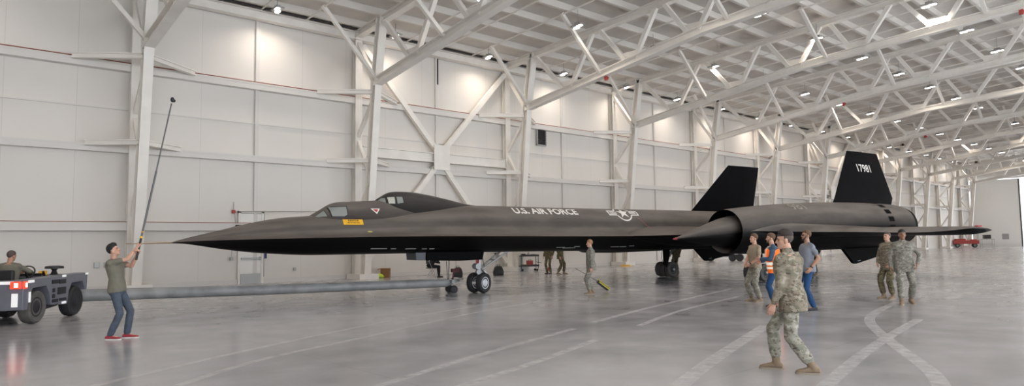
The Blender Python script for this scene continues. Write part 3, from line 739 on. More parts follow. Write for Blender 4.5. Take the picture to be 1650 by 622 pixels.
# nacelles ----------------------------------------------------------------
NACT = smooth_tab([(16.62, .755, 1.885), (17.2, .80, 1.905), (18.4, .86, 1.945), (20.2, .91, 2.01), (23.1, .94, 2.09), (26, .94, 2.12), (27.6, .91, 2.12), (28.15, .87, 2.11)], 5)
NY = 3.76
def nacelle(s):
    b = MB(); n = 48
    def ring(x, r, z): return [(x, s * NY + r * math.cos(2 * PI * k / n), z + r * math.sin(2 * PI * k / n)) for k in range(n)]
    rings = [ring(17.6, .66, 1.92), ring(16.95, .71, 1.895), ring(16.66, .735, 1.885), ring(16.62, .748, 1.885)]
    rings += [ring(*row) for row in NACT[0:]]
    rings += [ring(28.15, .80, 2.11), ring(27.2, .70, 2.11)]
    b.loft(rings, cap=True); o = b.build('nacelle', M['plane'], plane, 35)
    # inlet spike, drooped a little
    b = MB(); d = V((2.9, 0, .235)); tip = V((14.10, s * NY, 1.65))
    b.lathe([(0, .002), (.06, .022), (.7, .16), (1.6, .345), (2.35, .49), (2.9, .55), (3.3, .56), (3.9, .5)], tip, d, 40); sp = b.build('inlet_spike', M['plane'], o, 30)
    b = MB(); b.lathe([(-.02, .01), (0, .02), (.08, .036), (.15, .05)], tip + V((-.02, 0, 0)), d, 16); b.build('spike_cover', M['redcover'], o, 30)
    # exhaust ejector
    b = MB(); b.lathe([(0, .80), (.02, .86), (.35, .82), (.42, .76), (.3, .66), (.05, .62)], (28.1, s * NY, 2.11), (1, 0, 0), 40); b.build('exhaust_nozzle', M['planedark'], o, 30)
    # row of dark suck-in doors round the nacelle
    for k in range(9):
        a = rad(18 + 21 * k) if s < 0 else rad(18 + 21 * k)
        b = MB(); bm_pts = []
        x0 = 25.85 + .0 * k
        r, zc = interp(NACT, x0); r += .012
        pts = []
        for j in range(5):
            aa = a + rad(11) * (j / 4 - .5) * 1.15
            pts.append((x0, s * NY + r * math.cos(aa), zc + r * math.sin(aa)))
        q = [(x + .42, y, z) for x, y, z in pts]
        b.add(pts + q, [(j, j + 1, j + 6, j + 5) for j in range(4)]); b.build('vent_door', M['planedark'], o, 0)
    # fins
    b = MB(); yr, yt = s * 3.70, s * 3.10
    def foil(xl, xt, y, z, t, n=12):
        up = []; lo = []
        for k in range(n + 1):
            f = k / n; h = t * 4 * f * (1 - f) * .5; up.append((xl + (xt - xl) * f, y + h, z)); lo.append((xl + (xt - xl) * f, y - h, z))
        return up + lo[-2:0:-1]
    b.loft([foil(23.42, 28.02, yr, 2.95, .22), foil(23.52, 28.10, yr - s * .03, 3.05, .21), foil(23.8, 28.36, yr - s * .09, 3.33, .19), foil(25.70, 28.20, yt, 5.33, .09), foil(25.76, 28.18, yt, 5.36, .05)])
    fin = b.build('tail_fin', M['fin'], plane, 30)
    b = MB(); b.prism([(23.5, s * 3.80 - .06, 1.4), (24.52, s * 3.80 - .06, .58), (24.66, s * 3.80 - .06, .545), (28.0, s * 3.80 - .06, 1.03), (28.05, s * 3.80 - .06, 1.4)], (0, .12, 0))
    vf = b.build('ventral_fin', M['planedark'], plane, 30)
    b = MB(); b.tube([(24.78, s * 3.80 - .07, .66), (24.98, s * 3.80 - .07, .675)], .022, 6); b.build('drain_mark', M['galv'], vf)
    return o, fin
nacP, finP = nacelle(-1); nacS, finS = nacelle(1)
def on_fin(x0, z0):
    def fn(u, v):
        z = z0 + v; f = (z - 3.33) / 2.0; y = -(3.61 - .51 * f); xl = 23.8 + 1.9 * f; xt = 28.36 - .16 * f; t = .19 - .10 * f
        q = (x0 + u - xl) / (xt - xl); h = t * 2 * q * (1 - q)
        return V((x0 + u, y - h - .008, z))
    return fn
decal(fit_x(text_bm('17981', .4, .012), 1.06, .34), on_fin(26.06, 4.44), 'serial_number', M['white'], finP, 'white 17981 serial number')
def on_nac(x0, a0):
    def fn(u, v):
        r, zc = interp(NACT, x0 + u); a = a0 - v / r; r += .01
        return V((x0 + u, -NY - r * math.cos(a), zc + r * math.sin(a)))
    return fn
decal(fit_x(text_bm('981', .3, .01), .85, .42), lambda u, v: on_nac(19.75, rad(62))(u, .25 - v), 'number', M['palemark'], nacP, 'faded 981 number')
# underside light slots (access holes) along the belly
for x, y, L in ((5.3, .62, .5), (5.75, .62, .16), (6.3, .62, .34), (6.75, .62, .16), (7.0, .62, .16), (11.9, .66, .35), (12.3, .62, .55), (12.6, .7, .25), (14.4, .66, .4), (14.8, .66, .3), (15.2, .7, .25)):
    up, lo = sec(x); z = None
    for a_, c_ in zip(lo, lo[1:]):
        if c_[0] <= y <= a_[0]: z = a_[1] + (c_[1] - a_[1]) * (a_[0] - y) / (a_[0] - c_[0])
    b = MB(); b.box((x, -y, z - .004), (L, .035, .01), Matrix.Rotation(rad(-32), 3, 'X')); b.build('panel_latch', M['galv'], fus, 0)

# landing gear ------------------------------------------------------------
def wheel(parent, c, ax, R=.33, w=.2, tyre='rubber', hub='hub', side=-1, name='wheel'):
    b = MB(); a = V(ax).normalized(); c = V(c)
    b.lathe([(-w * .36, R * .58), (-w * .45, R * .72), (-w * .5, R * .86), (-w * .40, R * .96), (-w * .15, R), (w * .15, R), (w * .40, R * .96), (w * .5, R * .86), (w * .45, R * .72), (w * .36, R * .58)], c, a, 32)
    o = b.build(name, M[tyre], parent, 40)
    b = MB(); b.lathe([(-w * .40, .02), (-w * .42, R * .30), (-w * .34, R * .42), (-w * .38, R * .60), (w * .38, R * .60), (w * .34, R * .42), (w * .42, R * .30), (w * .40, .02)], c, a, 24); b.build('hub', M[hub], o, 30)
    return o
ng = MB(); nx = 9.02
ng.tube([(nx, 0, 1.35), (nx, 0, .62)], .09, 14); ng.tube([(nx, 0, .66), (nx, 0, .30)], .06, 12)
nose = ng.build('nose_gear', M['galv'], plane)
ca, sa = math.cos(rad(22)), math.sin(rad(22))
axd = V((-sa, ca, 0))
wheel(nose, V((nx, 0, .325)) - axd * .19, axd, .325, .2, 'rubber', 'hubwhite'); wheel(nose, V((nx, 0, .325)) + axd * .19, axd, .325, .2, 'rubber', 'hubwhite')
b = MB(); b.tube([V((nx, 0, .325)) - axd * .2, V((nx, 0, .325)) + axd * .2], .05, 10); b.build('axle', M['galv'], nose)
b = MB(); b.tube([(nx + .05, -.12, .75), (nx + 1.0, -.22, 1.32)], .035, 8); b.tube([(nx + .05, .12, .75), (nx + 1.0, .22, 1.32)], .035, 8); b.tube([(nx + .55, -.18, 1.05), (nx + .55, .18, 1.05)], .025, 8); b.build('drag_brace', M['galv'], nose)
b = MB(); b.bar((nx + .1, 0, .78), (nx + .30, 0, .58), .14, .04); b.bar((nx + .30, 0, .58), (nx + .1, 0, .38), .14, .04); b.build('torsion_link', M['galv'], nose)
b = MB(); b.lathe([(-.12, .02), (-.12, .10), (.12, .10), (.12, .02)], (nx - .14, -.1, .86), (0, 1, 0), 14); b.lathe([(-.05, .02), (-.05, .08), (.07, .07), (.08, .02)], (nx - .12, -.16, .68), (0, 1, 0), 14); b.build('taxi_light', M['hub'], nose)
b = MB(); b.box((nx - .1, -.1, .96), (.12, .02, .22)); b.build('warning_streamer', M['redmark'], nose, 0)
b = MB(); b.tube([(nx - .05, -.09, 1.2), (nx - .12, -.14, .9), (nx - .02, -.12, .55)], .014, 6); b.tube([(nx + .08, -.08, 1.2), (nx + .14, -.12, .85), (nx + .05, -.1, .45)], .012, 6); b.build('hydraulic_line', M['black'], nose)
for y in (-.36, .36):
    b = MB(); b.prism([(6.95, y, 1.36), (6.96, y, 1.10), (8.1, y, 1.06), (8.95, y, 1.08), (9.02, y, 1.36)], (0, .025, 0)); b.build('gear_door', M['planedark'], plane, 0)
b = MB(); b.prism([(6.60, -.34, 1.36), (6.62, -.34, 1.12), (6.93, -.34, 1.12), (6.93, -.34, 1.36)], (0, .68, 0)); b.build('forward_door', simple('grey_door', (.06, .065, .08), .5), plane, 0)
def main_gear(y):
    g = MB(); gx = 20.0
    g.tube([(gx - .05, y, 1.6), (gx, y, .75)], .11, 14); g.tube([(gx, y, .8), (gx, y, .33)], .075, 12); root = g.build('main_gear', M['tugdark'], plane)
    for k in (-1, 0, 1): wheel(root, (gx, y + k * .29, .335), (0, 1, 0), .335, .25, 'tyre_grey', 'tugdark')
    b = MB(); b.tube([(gx, y - .45, .335), (gx, y + .45, .335)], .05, 10); b.build('axle', M['galv'], root)
    b = MB(); b.tube([(gx + .05, y, .8), (gx + .7, y, 1.5)], .05, 8); b.tube([(gx - .05, y, .85), (gx, y + (1 if y > 0 else -1) * -.9, 1.5)], .045, 8); b.build('side_brace', M['galv'], root)
    b = MB(); b.tube([(gx - .12, y - .1, 1.4), (gx - .14, y - .12, .9), (gx - .06, y - .1, .45)], .016, 6); b.tube([(gx - .10, y + .1, 1.4), (gx - .15, y + .12, .85), (gx - .06, y + .1, .45)], .014, 6); b.build('hydraulic_line', M['galv'], root)
    d = MB(); d.prism([(gx - .62, y - .42, 1.6), (gx - .60, y - .42, .55), (gx - .40, y - .42, .45), (gx - .20, y - .42, .95), (gx - .2, y - .42, 1.6)], (0, .03, 0)); d.build('gear_door', M['planedark'], root, 0)
main_gear(2.12); main_gear(-2.54)
# ------------------------------------------------------------------ tow tractor
tx = V((.5603, .8283, 0)); TYAW = math.atan2(tx.y, tx.x)
tug = thing('tow_tractor', 'grey military aircraft tow tractor with lit red tail light', 'tow tractor', (2.13, 17.975, 0), TYAW)
# local: x along, y to the left/back (away from camera); near side y=0
TW = 1.72
def arch(cx, r, z0, n=9): return [(cx + r * math.cos(PI - PI * k / n), z0 + r * math.sin(PI - PI * k / n)) for k in range(n + 1)]
prof = [(-.62, .34), (-.45, .34), (-.40, .60), (-.27, .78), (.27, .80), (.40, .62), (.47, .36), (1.05, .32), (1.18, .32), (1.24, .62), (1.36, .80), (1.86, .82), (1.98, .66), (2.0, .60), (2.10, .60), (2.12, 1.02), (1.3, 1.01), (.3, .985), (-.62, .965)]
b = MB(); b.prism([(x, -.02, z) for x, z in prof], (0, .30, 0)); b.build('side_panel', M['tug'], tug, 0, .012)
b = MB(); b.prism([(x, TW - .30, z) for x, z in prof], (0, .30, 0)); b.build('side_panel', M['tug'], tug, 0, .012)
b = MB(); b.prism([(1.05, .28, .34), (2.1, .28, .40), (2.11, .28, 1.0), (1.05, .28, 1.0)], (0, TW - .58, 0)); b.build('hood', M['tug'], tug, 0)
b = MB(); b.box((-.52, TW / 2 - .02, .65), (.2, TW - .58, .62)); b.build('rear_panel', M['tug'], tug, 0)
b = MB(); b.box((.74, TW / 2, .37), (2.5, TW - .7, .12)); b.build('chassis', M['tugdark'], tug, 0)
for wx_ in (0, 1.64):
    for wy_ in (.13, TW - .17):
        c = (wx_, wy_, .36); w = wheel(tug, c, (0, 1, 0), .36, .26, 'rubber' if wx_ else 'tyre_grey', 'tugdark')
b = MB()
for x, z, w, h in ((.62, .87, .3, .09), (.93, .86, .28, .1), (.56, .68, .1, .09), (.56, .55, .1, .09), (.9, .65, .36, .16), (.62, .44, .25, .07), (.95, .45, .3, .06)): b.box((x, -.022, z), (w, .02, h))
b.build('side_louvre', M['tugdark'], tug, 0)
for x, z, w, h in ((-.36, .93, .22, .055), (.98, .985, .16, .05), (2.05, .99, .13, .045), (1.0, .37, .18, .05), (-.40, .60, .07, .22)):
    b = MB(); b.box((x, -.03, z), (w, .012, h)); b.build('reflective_strip', M['reflect'], tug, 0)
for c, d in (((-.628, .42, .915), (.012, .5, .06)), ((-.628, .14, .55), (.012, .12, .28)), ((2.13, .06, .75), (.03, .12, .25))):
    b = MB(); b.box(c, d); b.build('reflective_strip', M['reflect'], tug, 0)
b = MB(); b.box((-.64, .12, .865), (.05, .2, .15)); b.box((-.58, -.03, .865), (.12, .04, .15)); tl = b.build('tail_light', M['taillight'], tug, 0, .01)
b = MB(); b.box((-.668, .1, .865), (.012, .07, .09)); b.build('bulb', M['tailcore'], tl, 0)
b = MB(); b.box((-.575, -.053, .865), (.05, .012, .09)); b.build('bulb', M['tailcore'], tl, 0)
b = MB(); b.tube([(1.06, .74, .82), (.86, .74, 1.06)], .025, 8); rg = [(.86 + .17 * math.sin(a) * .55, .74 + .19 * math.cos(a), 1.08 + .17 * math.sin(a) * .85) for a in [i * PI / 10 for i in range(21)]]; b.tube(rg, .016, 6); b.tube([(.86, .56, 1.08), (.86, .92, 1.08)], .012, 6); b.build('steering_wheel', M['black'], tug)
b = MB(); b.box((.22, .74, .60), (.5, .55, .12)); b.box((-.08, .74, .92), (.10, .55, .5)); b.build('driver_seat', M['black'], tug, 0, .03)
b = MB(); b.lathe([(0, .10), (.03, .07), (.10, .045), (.14, .08), (.145, .20), (.20, .19), (.215, .10), (.217, .01)], (1.5, .45, 1.0), (0, 0, 1), 18); b.build('exhaust_cap', M['black'], tug)
b = MB(); b.box((1.2, .55, 1.05), (.16, .12, .1)); b.build('yellow_box', M['yellow'], tug, 0, .01)
b = MB(); b.box((1.12, .8, 1.02), (.16, .6, .06)); b.tube([(1.0, .4, .98), (.92, .4, 1.1)], .025, 8); b.build('dashboard', M['black'], tug, 0)
b = MB(); b.box((2.2, TW / 2 - .1, .46), (.2, .3, .14)); b.tube([(2.3, .55, .55), (2.42, .5, .62), (2.5, .5, .52)], .025, 8); b.build('tow_hitch', M['black'], tug, 0)
b = MB(); b.tube([(.3, .1, .30), (.75, .02, .36)], .05, 8); b.build('side_step', M['tugdark'], tug)

# ------------------------------------------------------------------ tow bar
HX = tug_h = V((2.13, 17.975, 0)) + tx * 2.28 + V((-tx.y, tx.x, 0)) * (TW / 2 - .1)
P0 = V((HX.x, HX.y, .43)); P1 = V((13.25, 17.80, .33)); mid = P0.lerp(P1, .45) + V((0, 0, -.02))
tb = thing('tow_bar', 'long thick grey tubular tow bar between the tractor and the nose wheel', 'tow bar', (P0.x, P0.y, 0))
o_ = V((P0.x, P0.y, 0))
b = MB(); dirb = (P1 - P0).normalized(); b.tube([P0 + dirb * .25 - o_, P0 + dirb * .32 - o_, mid - o_, P1 - dirb * .25 - o_, P1 - o_], [.08, .155, .145, .135, .06], 20); b.build('tube', M['towbar'], tb)
b = MB(); b.tube([P0 - o_, P0 + dirb * .3 - o_], .05, 12); b.lathe([(-.03, .05), (-.03, .1), (.03, .1), (.03, .05)], P0 - o_, (0, 0, 1), 16); b.build('tow_eye', M['black'], tb)
hd = P1 - o_; side = V((-dirb.y, dirb.x, 0))
nose_w = V((PX, PY, 0)) + Matrix.Rotation(PYAW, 3, 'Z') @ V((nx, 0, .33))
b = MB()
for s in (-1, 1): b.bar(hd + side * s * .08, nose_w - o_ + side * s * .13 - dirb * .05, .05, .07); b.tube([hd + side * s * .16 + V((0, 0, .14)), hd + side * s * .16 + dirb * .3 + V((0, 0, .12))], .03, 8)
b.box(hd + V((0, 0, .05)), (.3, .36, .1)); b.build('fork_head', M['chrome'], tb, 0)
b = MB(); b.box(hd + V((.05, -.1, .40)), (.32, .1, .12)); b.tube([hd + V((0, 0, .1)), hd + V((0.02, -.05, .38))], .025, 8); b.build('hand_pump', simple('dark_red_pump', (.08, .02, .02), .5), tb, 0)
b = MB(); b.tube([hd + V((-.12, .05, .1)), hd + V((-.1, .05, .75))], .014, 6); b.tube([hd + V((-.2, .05, .76)), hd + V((.1, -.05, .76))], .018, 6); b.tube([hd + V((-.2, .0, .1)), hd + V((-.24, 0, .7))], .012, 6); b.build('pump_handle', M['black'], tb)
for s in (-1, 1): wheel(tb, hd + V((-.05, 0, -.33 + .13)) + side * s * .2, side, .13, .09, 'rubber', 'tugdark')

# ------------------------------------------------------------------ kit standing near the back wall
def lp(o, p): return V(o) + V(p)
# cardboard box with a hi-vis vest
t = thing('cardboard_box', 'brown cardboard box at the foot of the second column', 'box', (17.25, 28.6, 0), rad(-40))
b = MB(); b.box((0, 0, .22), (.42, .42, .44)); b.build('carton', M['card'], t, 0)
b = MB(); b.bar((-.2, -.2, .44), (-.36, -.24, .38), .4, .012, (0, 0, 1)); b.build('flap', M['card'], t, 0)
b = MB(); b.ellipsoid((0, 0, .1), (.16, .13, .1)); b.ellipsoid((.1, .05, .07), (.12, .1, .07)); b.ellipsoid((-.08, -.04, .14), (.1, .08, .09))
o = b.build('hi_vis_vest', M['hivis'], None); o.location = (16.75, 28.25, 0); tag(o, 'crumpled lime hi-vis vest dropped beside the cardboard box', 'vest')
# folding chair
t = thing('folding_chair', 'dark folding chair carrying the seated person', 'chair', (18.55, 26.6, 0), rad(-20))
b = MB(); b.box((0, 0, .45), (.42, .42, .04)); b.build('seat', M['black'], t, 0)
b = MB(); b.box((-.2, 0, .76), (.03, .42, .22)); b.build('backrest', M['black'], t, 0)
for s in (-1, 1):
    b = MB(); b.tube([(-.22, s * .21, .86), (.2, s * .21, 0)], .013, 6); b.build('leg', M['galv'], t)
    b = MB(); b.tube([(.15, s * .19, .45), (-.2, s * .19, 0)], .013, 6); b.build('leg', M['galv'], t)
# two black kit bags on the floor with light stands beside them
for i, (x, y, lab) in enumerate(((19.3, 25.5, 'black kit bag on the floor left of the nose wheel'), (21.55, 25.2, 'black kit bag on the floor right of the nose wheel'))):
    t = thing('kit_bag', lab, 'bag', (x, y, 0), rad(-40 + 25 * i), 'black kit bags')
    b = MB(); b.loft([[(.22 * a, .16 * c, 0) for a, c in ((-1, -1), (1, -1), (1, 1), (-1, 1))], [(.23 * a, .16 * c, .2) for a, c in ((-1, -1), (1, -1), (1, 1), (-1, 1))], [(.16 * a, .12 * c, .42) for a, c in ((-1, -1), (1, -1), (1, 1), (-1, 1))], [(.08 * a, .08 * c, .48) for a, c in ((-1, -1), (1, -1), (1, 1), (-1, 1))]]); b.build('bag_body', M['black'], t, 0, .03)
    b = MB(); b.box((0, -.17, .16), (.3, .05, .2)); b.build('pocket', M['black'], t, 0, .02)
    b = MB(); b.tube([(-.06, 0, .46), (-.05, 0, .54), (.05, 0, .54), (.06, 0, .46)], .012, 6); b.build('carry_handle', M['blackcord'], t)
    t = thing('light_stand', 'thin tripod light stand behind the %s kit bag' % ('left', 'right')[i], 'tripod', (x + .12, y + .3, 0), rad(30 * i), 'light stands')
    b = MB(); b.tube([(0, 0, .3), (0, 0, 1.02)], .014, 6); b.build('pole', M['galv'], t)
    for k in range(3):
        a = 2 * PI * k / 3; b = MB(); b.tube([(0, 0, .55), (.32 * math.cos(a), .32 * math.sin(a), 0.01)], .011, 6); b.build('leg', M['galv'], t)
    b = MB(); b.box((0, 0, 1.06), (.2, .1, .09)); b.build('lamp_head', M['black'], t, 0, .02)
# tool cart
t = thing('tool_cart', 'grey two-shelf tool cart behind the fuselage', 'cart', (25.75, 27.5, 0), rad(-30))
for s in (-1, 1):
    for q in (-1, 1): b = MB(); b.tube([(s * .48, q * .26, .14), (s * .48, q * .26, .86)], .02, 6); b.build('post', M['blackpipe'], t)
for z in (.28, .84):
    b = MB(); b.box((0, 0, z), (1.05, .58, .04)); b.box((0, -.28, z + .04), (1.05, .02, .08)); b.box((0, .28, z + .04), (1.05, .02, .08)); b.build('shelf', M['blackpipe'], t, 0)
for s in (-1, 1):
    for q in (-1, 1): wheel(t, (s * .42, q * .24, .07), (0, 1, 0), .07, .05, 'rubber', 'tugdark', name='caster')
b = MB(); b.tube([(.5, -.24, .5), (.66, -.24, .46), (.66, .24, .46), (.5, .24, .5)], .014, 6); b.build('push_handle', M['blackpipe'], t)
t = thing('tool_box', 'red tool box on the lower shelf of the grey cart', 'tool box', (25.80, 27.47, .30), rad(-30))
b = MB(); b.box((0, 0, .12), (.34, .24, .24)); b.build('box_body', M['redtool'], t, 0, .01)
b = MB(); b.box((0, 0, .265), (.35, .25, .05)); b.build('lid', M['redtool'], t, 0, .01)
b = MB(); b.tube([(-.08, 0, .28), (-.07, 0, .34), (.07, 0, .34), (.08, 0, .28)], .01, 6); b.build('handle', M['black'], t)
for i, (dx, h, mt, nm, lab) in enumerate(((-.3, .1, 'black', 'tool_pouch', 'black tool pouch on the left of the cart top'), (0, .14, 'galv', 'grease_can', 'grey grease can in the middle of the cart top'), (.25, .07, 'black', 'tool_tray', 'shallow black tool tray on the right of the cart top'))):
    b = MB()
    if nm == 'grease_can': b.lathe([(0, .06), (h, .06), (h + .03, .03), (h + .08, .015)], (0, 0, 0), (0, 0, 1), 14)
    else: b.box((0, 0, h / 2), (.2, .16, h)); b.box((0, 0, h * .9), (.12, .2, h * .2))
    o = b.build(nm, M[mt], None, 30); R = Matrix.Rotation(rad(-30), 3, 'Z'); q = V((25.75, 27.5, .865)) + R @ V((dx, 0, 0)); o.location = q; o.rotation_euler = (0, 0, rad(-30)); tag(o, lab, nm.split('_')[1] if nm != 'tool_pouch' else 'pouch')
b = MB(); b.lathe([(0, .06), (.12, .07), (.14, .03), (.2, .02)], (0, 0, 0), (0, 0, 1), 14); o = b.build('red_bottle', M['redtool'], None); o.location = (27.1, 27.3, 0); tag(o, 'small red bottle on the floor between the cart and the camouflaged legs', 'bottle')
# yellow chock by the wall
b = MB(); b.prism([(-.35, -.14, 0), (.35, -.14, 0), (.2, -.14, .09), (-.2, -.14, .09)], (0, .28, 0)); o = b.build('floor_chock', M['yellow'], None, 0); o.location = (33.9, 27.2, 0); o.rotation_euler = (0, 0, rad(-20)); tag(o, 'low yellow chock on the floor beyond the aircraft belly', 'chock')
# wheeled engine dolly under the intake
t = thing('wheeled_dolly', 'dark four-wheeled dolly standing beyond the intake', 'dolly', (44.8, 26.7, 0), rad(-62))
b = MB(); b.bar((-1.25, 0, .42), (1.25, 0, .42), .18, .16); b.box((-.3, 0, .55), (.5, .8, .14)); b.tube([(-.9, 0, .62), (-.4, .0, .72), (.4, 0, .62)], .05, 8); b.build('frame', M['black'], t, 0)
for x in (-1.0, .55, 1.05):
    for s in (-1, 1): wheel(t, (x, s * .42, .27), (0, 1, 0), .27, .18, 'rubber', 'tugdark')
    b = MB(); b.tube([(x, -.42, .27), (x, .42, .27)], .04, 8); b.build('axle', M['black'], t)
# red ground cart and steel table at the far end
t = thing('ground_cart', 'low red service cart at the foot of the white hangar door', 'cart', (109.2, 27.9, 0), rad(-70))
b = MB(); b.box((0, 0, .75), (3.0, 1.5, .5)); b.box((-.6, 0, 1.1), (1.2, 1.3, .25)); b.box((.9, 0, 1.05), (.7, 1.2, .15)); b.build('cart_body', M['redtool'], t, 0, .05)
for x in (-1.0, 1.0):
    for s in (-1, 1): wheel(t, (x, s * .6, .3), (0, 1, 0), .3, .2, 'rubber', 'hub')
b = MB(); b.tube([(1.4, -.6, 1.0), (1.45, -.6, 2.1), (1.45, .6, 2.1), (1.4, .6, 1.0)], .04, 6); b.tube([(-1.4, -.6, 1.0), (-1.45, -.6, 2.1), (-1.45, .6, 2.1), (-1.4, .6, 1.0)], .04, 6); b.build('push_rail', M['galv'], t)
t = thing('work_stand', 'small grey steel work stand in front of the white hangar door', 'work stand', (104.5, 24.3, 0), rad(-60))
b = MB(); b.box((0, 0, 1.15), (1.5, .9, .06)); b.box((0, 0, .5), (1.4, .8, .04)); b.build('shelf', M['galv'], t, 0)
for s in (-1, 1):
    for q in (-1, 1): b = MB(); b.tube([(s * .68, q * .38, 0), (s * .68, q * .38, 1.15)], .035, 6); b.build('leg', M['galv'], t)
b = MB(); b.box((0, 0, 1.45), (.8, .5, .5)); b.build('storage_bin', M['blackpipe'], t, 0)
# ------------------------------------------------------------------ people
def remesh(mb, name, mat, parent, vox, smooth_it=4, label=None, disp=0.):
    o = mb.build(name, mat, None, 0)
    md = o.modifiers.new('r', 'REMESH'); md.mode = 'VOXEL'; md.voxel_size = vox; md.use_smooth_shade = True
    sm = o.modifiers.new('s', 'SMOOTH'); sm.factor = .5; sm.iterations = smooth_it
    if disp:
        tx_ = bpy.data.textures.get('folds') or bpy.data.textures.new('folds', 'CLOUDS'); tx_.noise_scale = .075; tx_.noise_depth = 2
        dm = o.modifiers.new('d', 'DISPLACE'); dm.texture = tx_; dm.strength = disp; dm.mid_level = .5; dm.texture_coords = 'LOCAL'
    dg = bpy.context.evaluated_depsgraph_get(); dg.update()
    me = bpy.data.meshes.new_from_object(o.evaluated_get(dg)); me.name = name
    old = o.data; o.modifiers.clear(); o.data = me; bpy.data.meshes.remove(old)
    me.polygons.foreach_set('use_smooth', [True] * len(me.polygons))
    o.parent = parent
    if label: o['label'] = label
    return o
def two_bone(a, c, l1, l2, pole):
    d = c - a; L = min(d.length, (l1 + l2) * .999); t = d.normalized(); c = a + t * L
    x = (l1 * l1 - l2 * l2 + L * L) / (2 * L); h = math.sqrt(max(0, l1 * l1 - x * x))
    p = V(pole); p = p - t * p.dot(t)
    if p.length < 1e-4: p = V((1, 0, 0)) - t * t.x
    return a + t * x + p.normalized() * h, c
def make_hand(b, W, d, n, th, curl, spread=.13):
    """W wrist, d finger direction, n palm normal, th thumb direction"""
    d = V(d).normalized(); n = V(n); n = (n - d * n.dot(d)).normalized(); th = V(th); th = (th - d * th.dot(d) - n * th.dot(n)).normalized()
    kn = []
    for i, off in enumerate((.031, .0105, -.0105, -.031)):   # index .. little
        k = W + d * (.088 - .004 * abs(i - 1)) + th * off; kn.append(k)
        b.capsule(W + d * .01 + th * off * .55, .0145, k, .0125, 8, 3)
    b.ellipsoid(W + d * .048, (.017, .017, .017), n=8, m=6)
    for i, (L, r) in enumerate(((.043, .0090), (.047, .0092), (.043, .0088), (.034, .0078))):
        p = kn[i]; ang = 0; fan = (1.5 - i) * spread * (1 - min(1, curl))
        dd = (d + th * fan).normalized()
        for j, f in enumerate((1, .62, .5)):
            ang += curl * (.85 if j else .8) + .06
            q = p + (dd * math.cos(ang) + n * math.sin(ang)) * L * f
            b.capsule(p, r * (1 - .06 * j), q, r * (.94 - .06 * j), 8, 3); p = q
    p = W + d * .022 + th * .022 + n * .006
    q = p + (d * .55 + th * (.75 - .3 * min(1, curl)) + n * (.25 + .5 * min(1, curl))).normalized() * .044; b.capsule(p, .0145, q, .0115, 8, 3)
    q2 = q + (d * .8 + th * .25 + n * (.2 + .7 * min(1, curl))).normalized() * .034; b.capsule(q, .0112, q2, .0098, 8, 3)
    q3 = q2 + (d * .85 + n * (.3 + .7 * min(1, curl)) ).normalized() * .026; b.capsule(q2, .0100, q3, .0082, 8, 3)

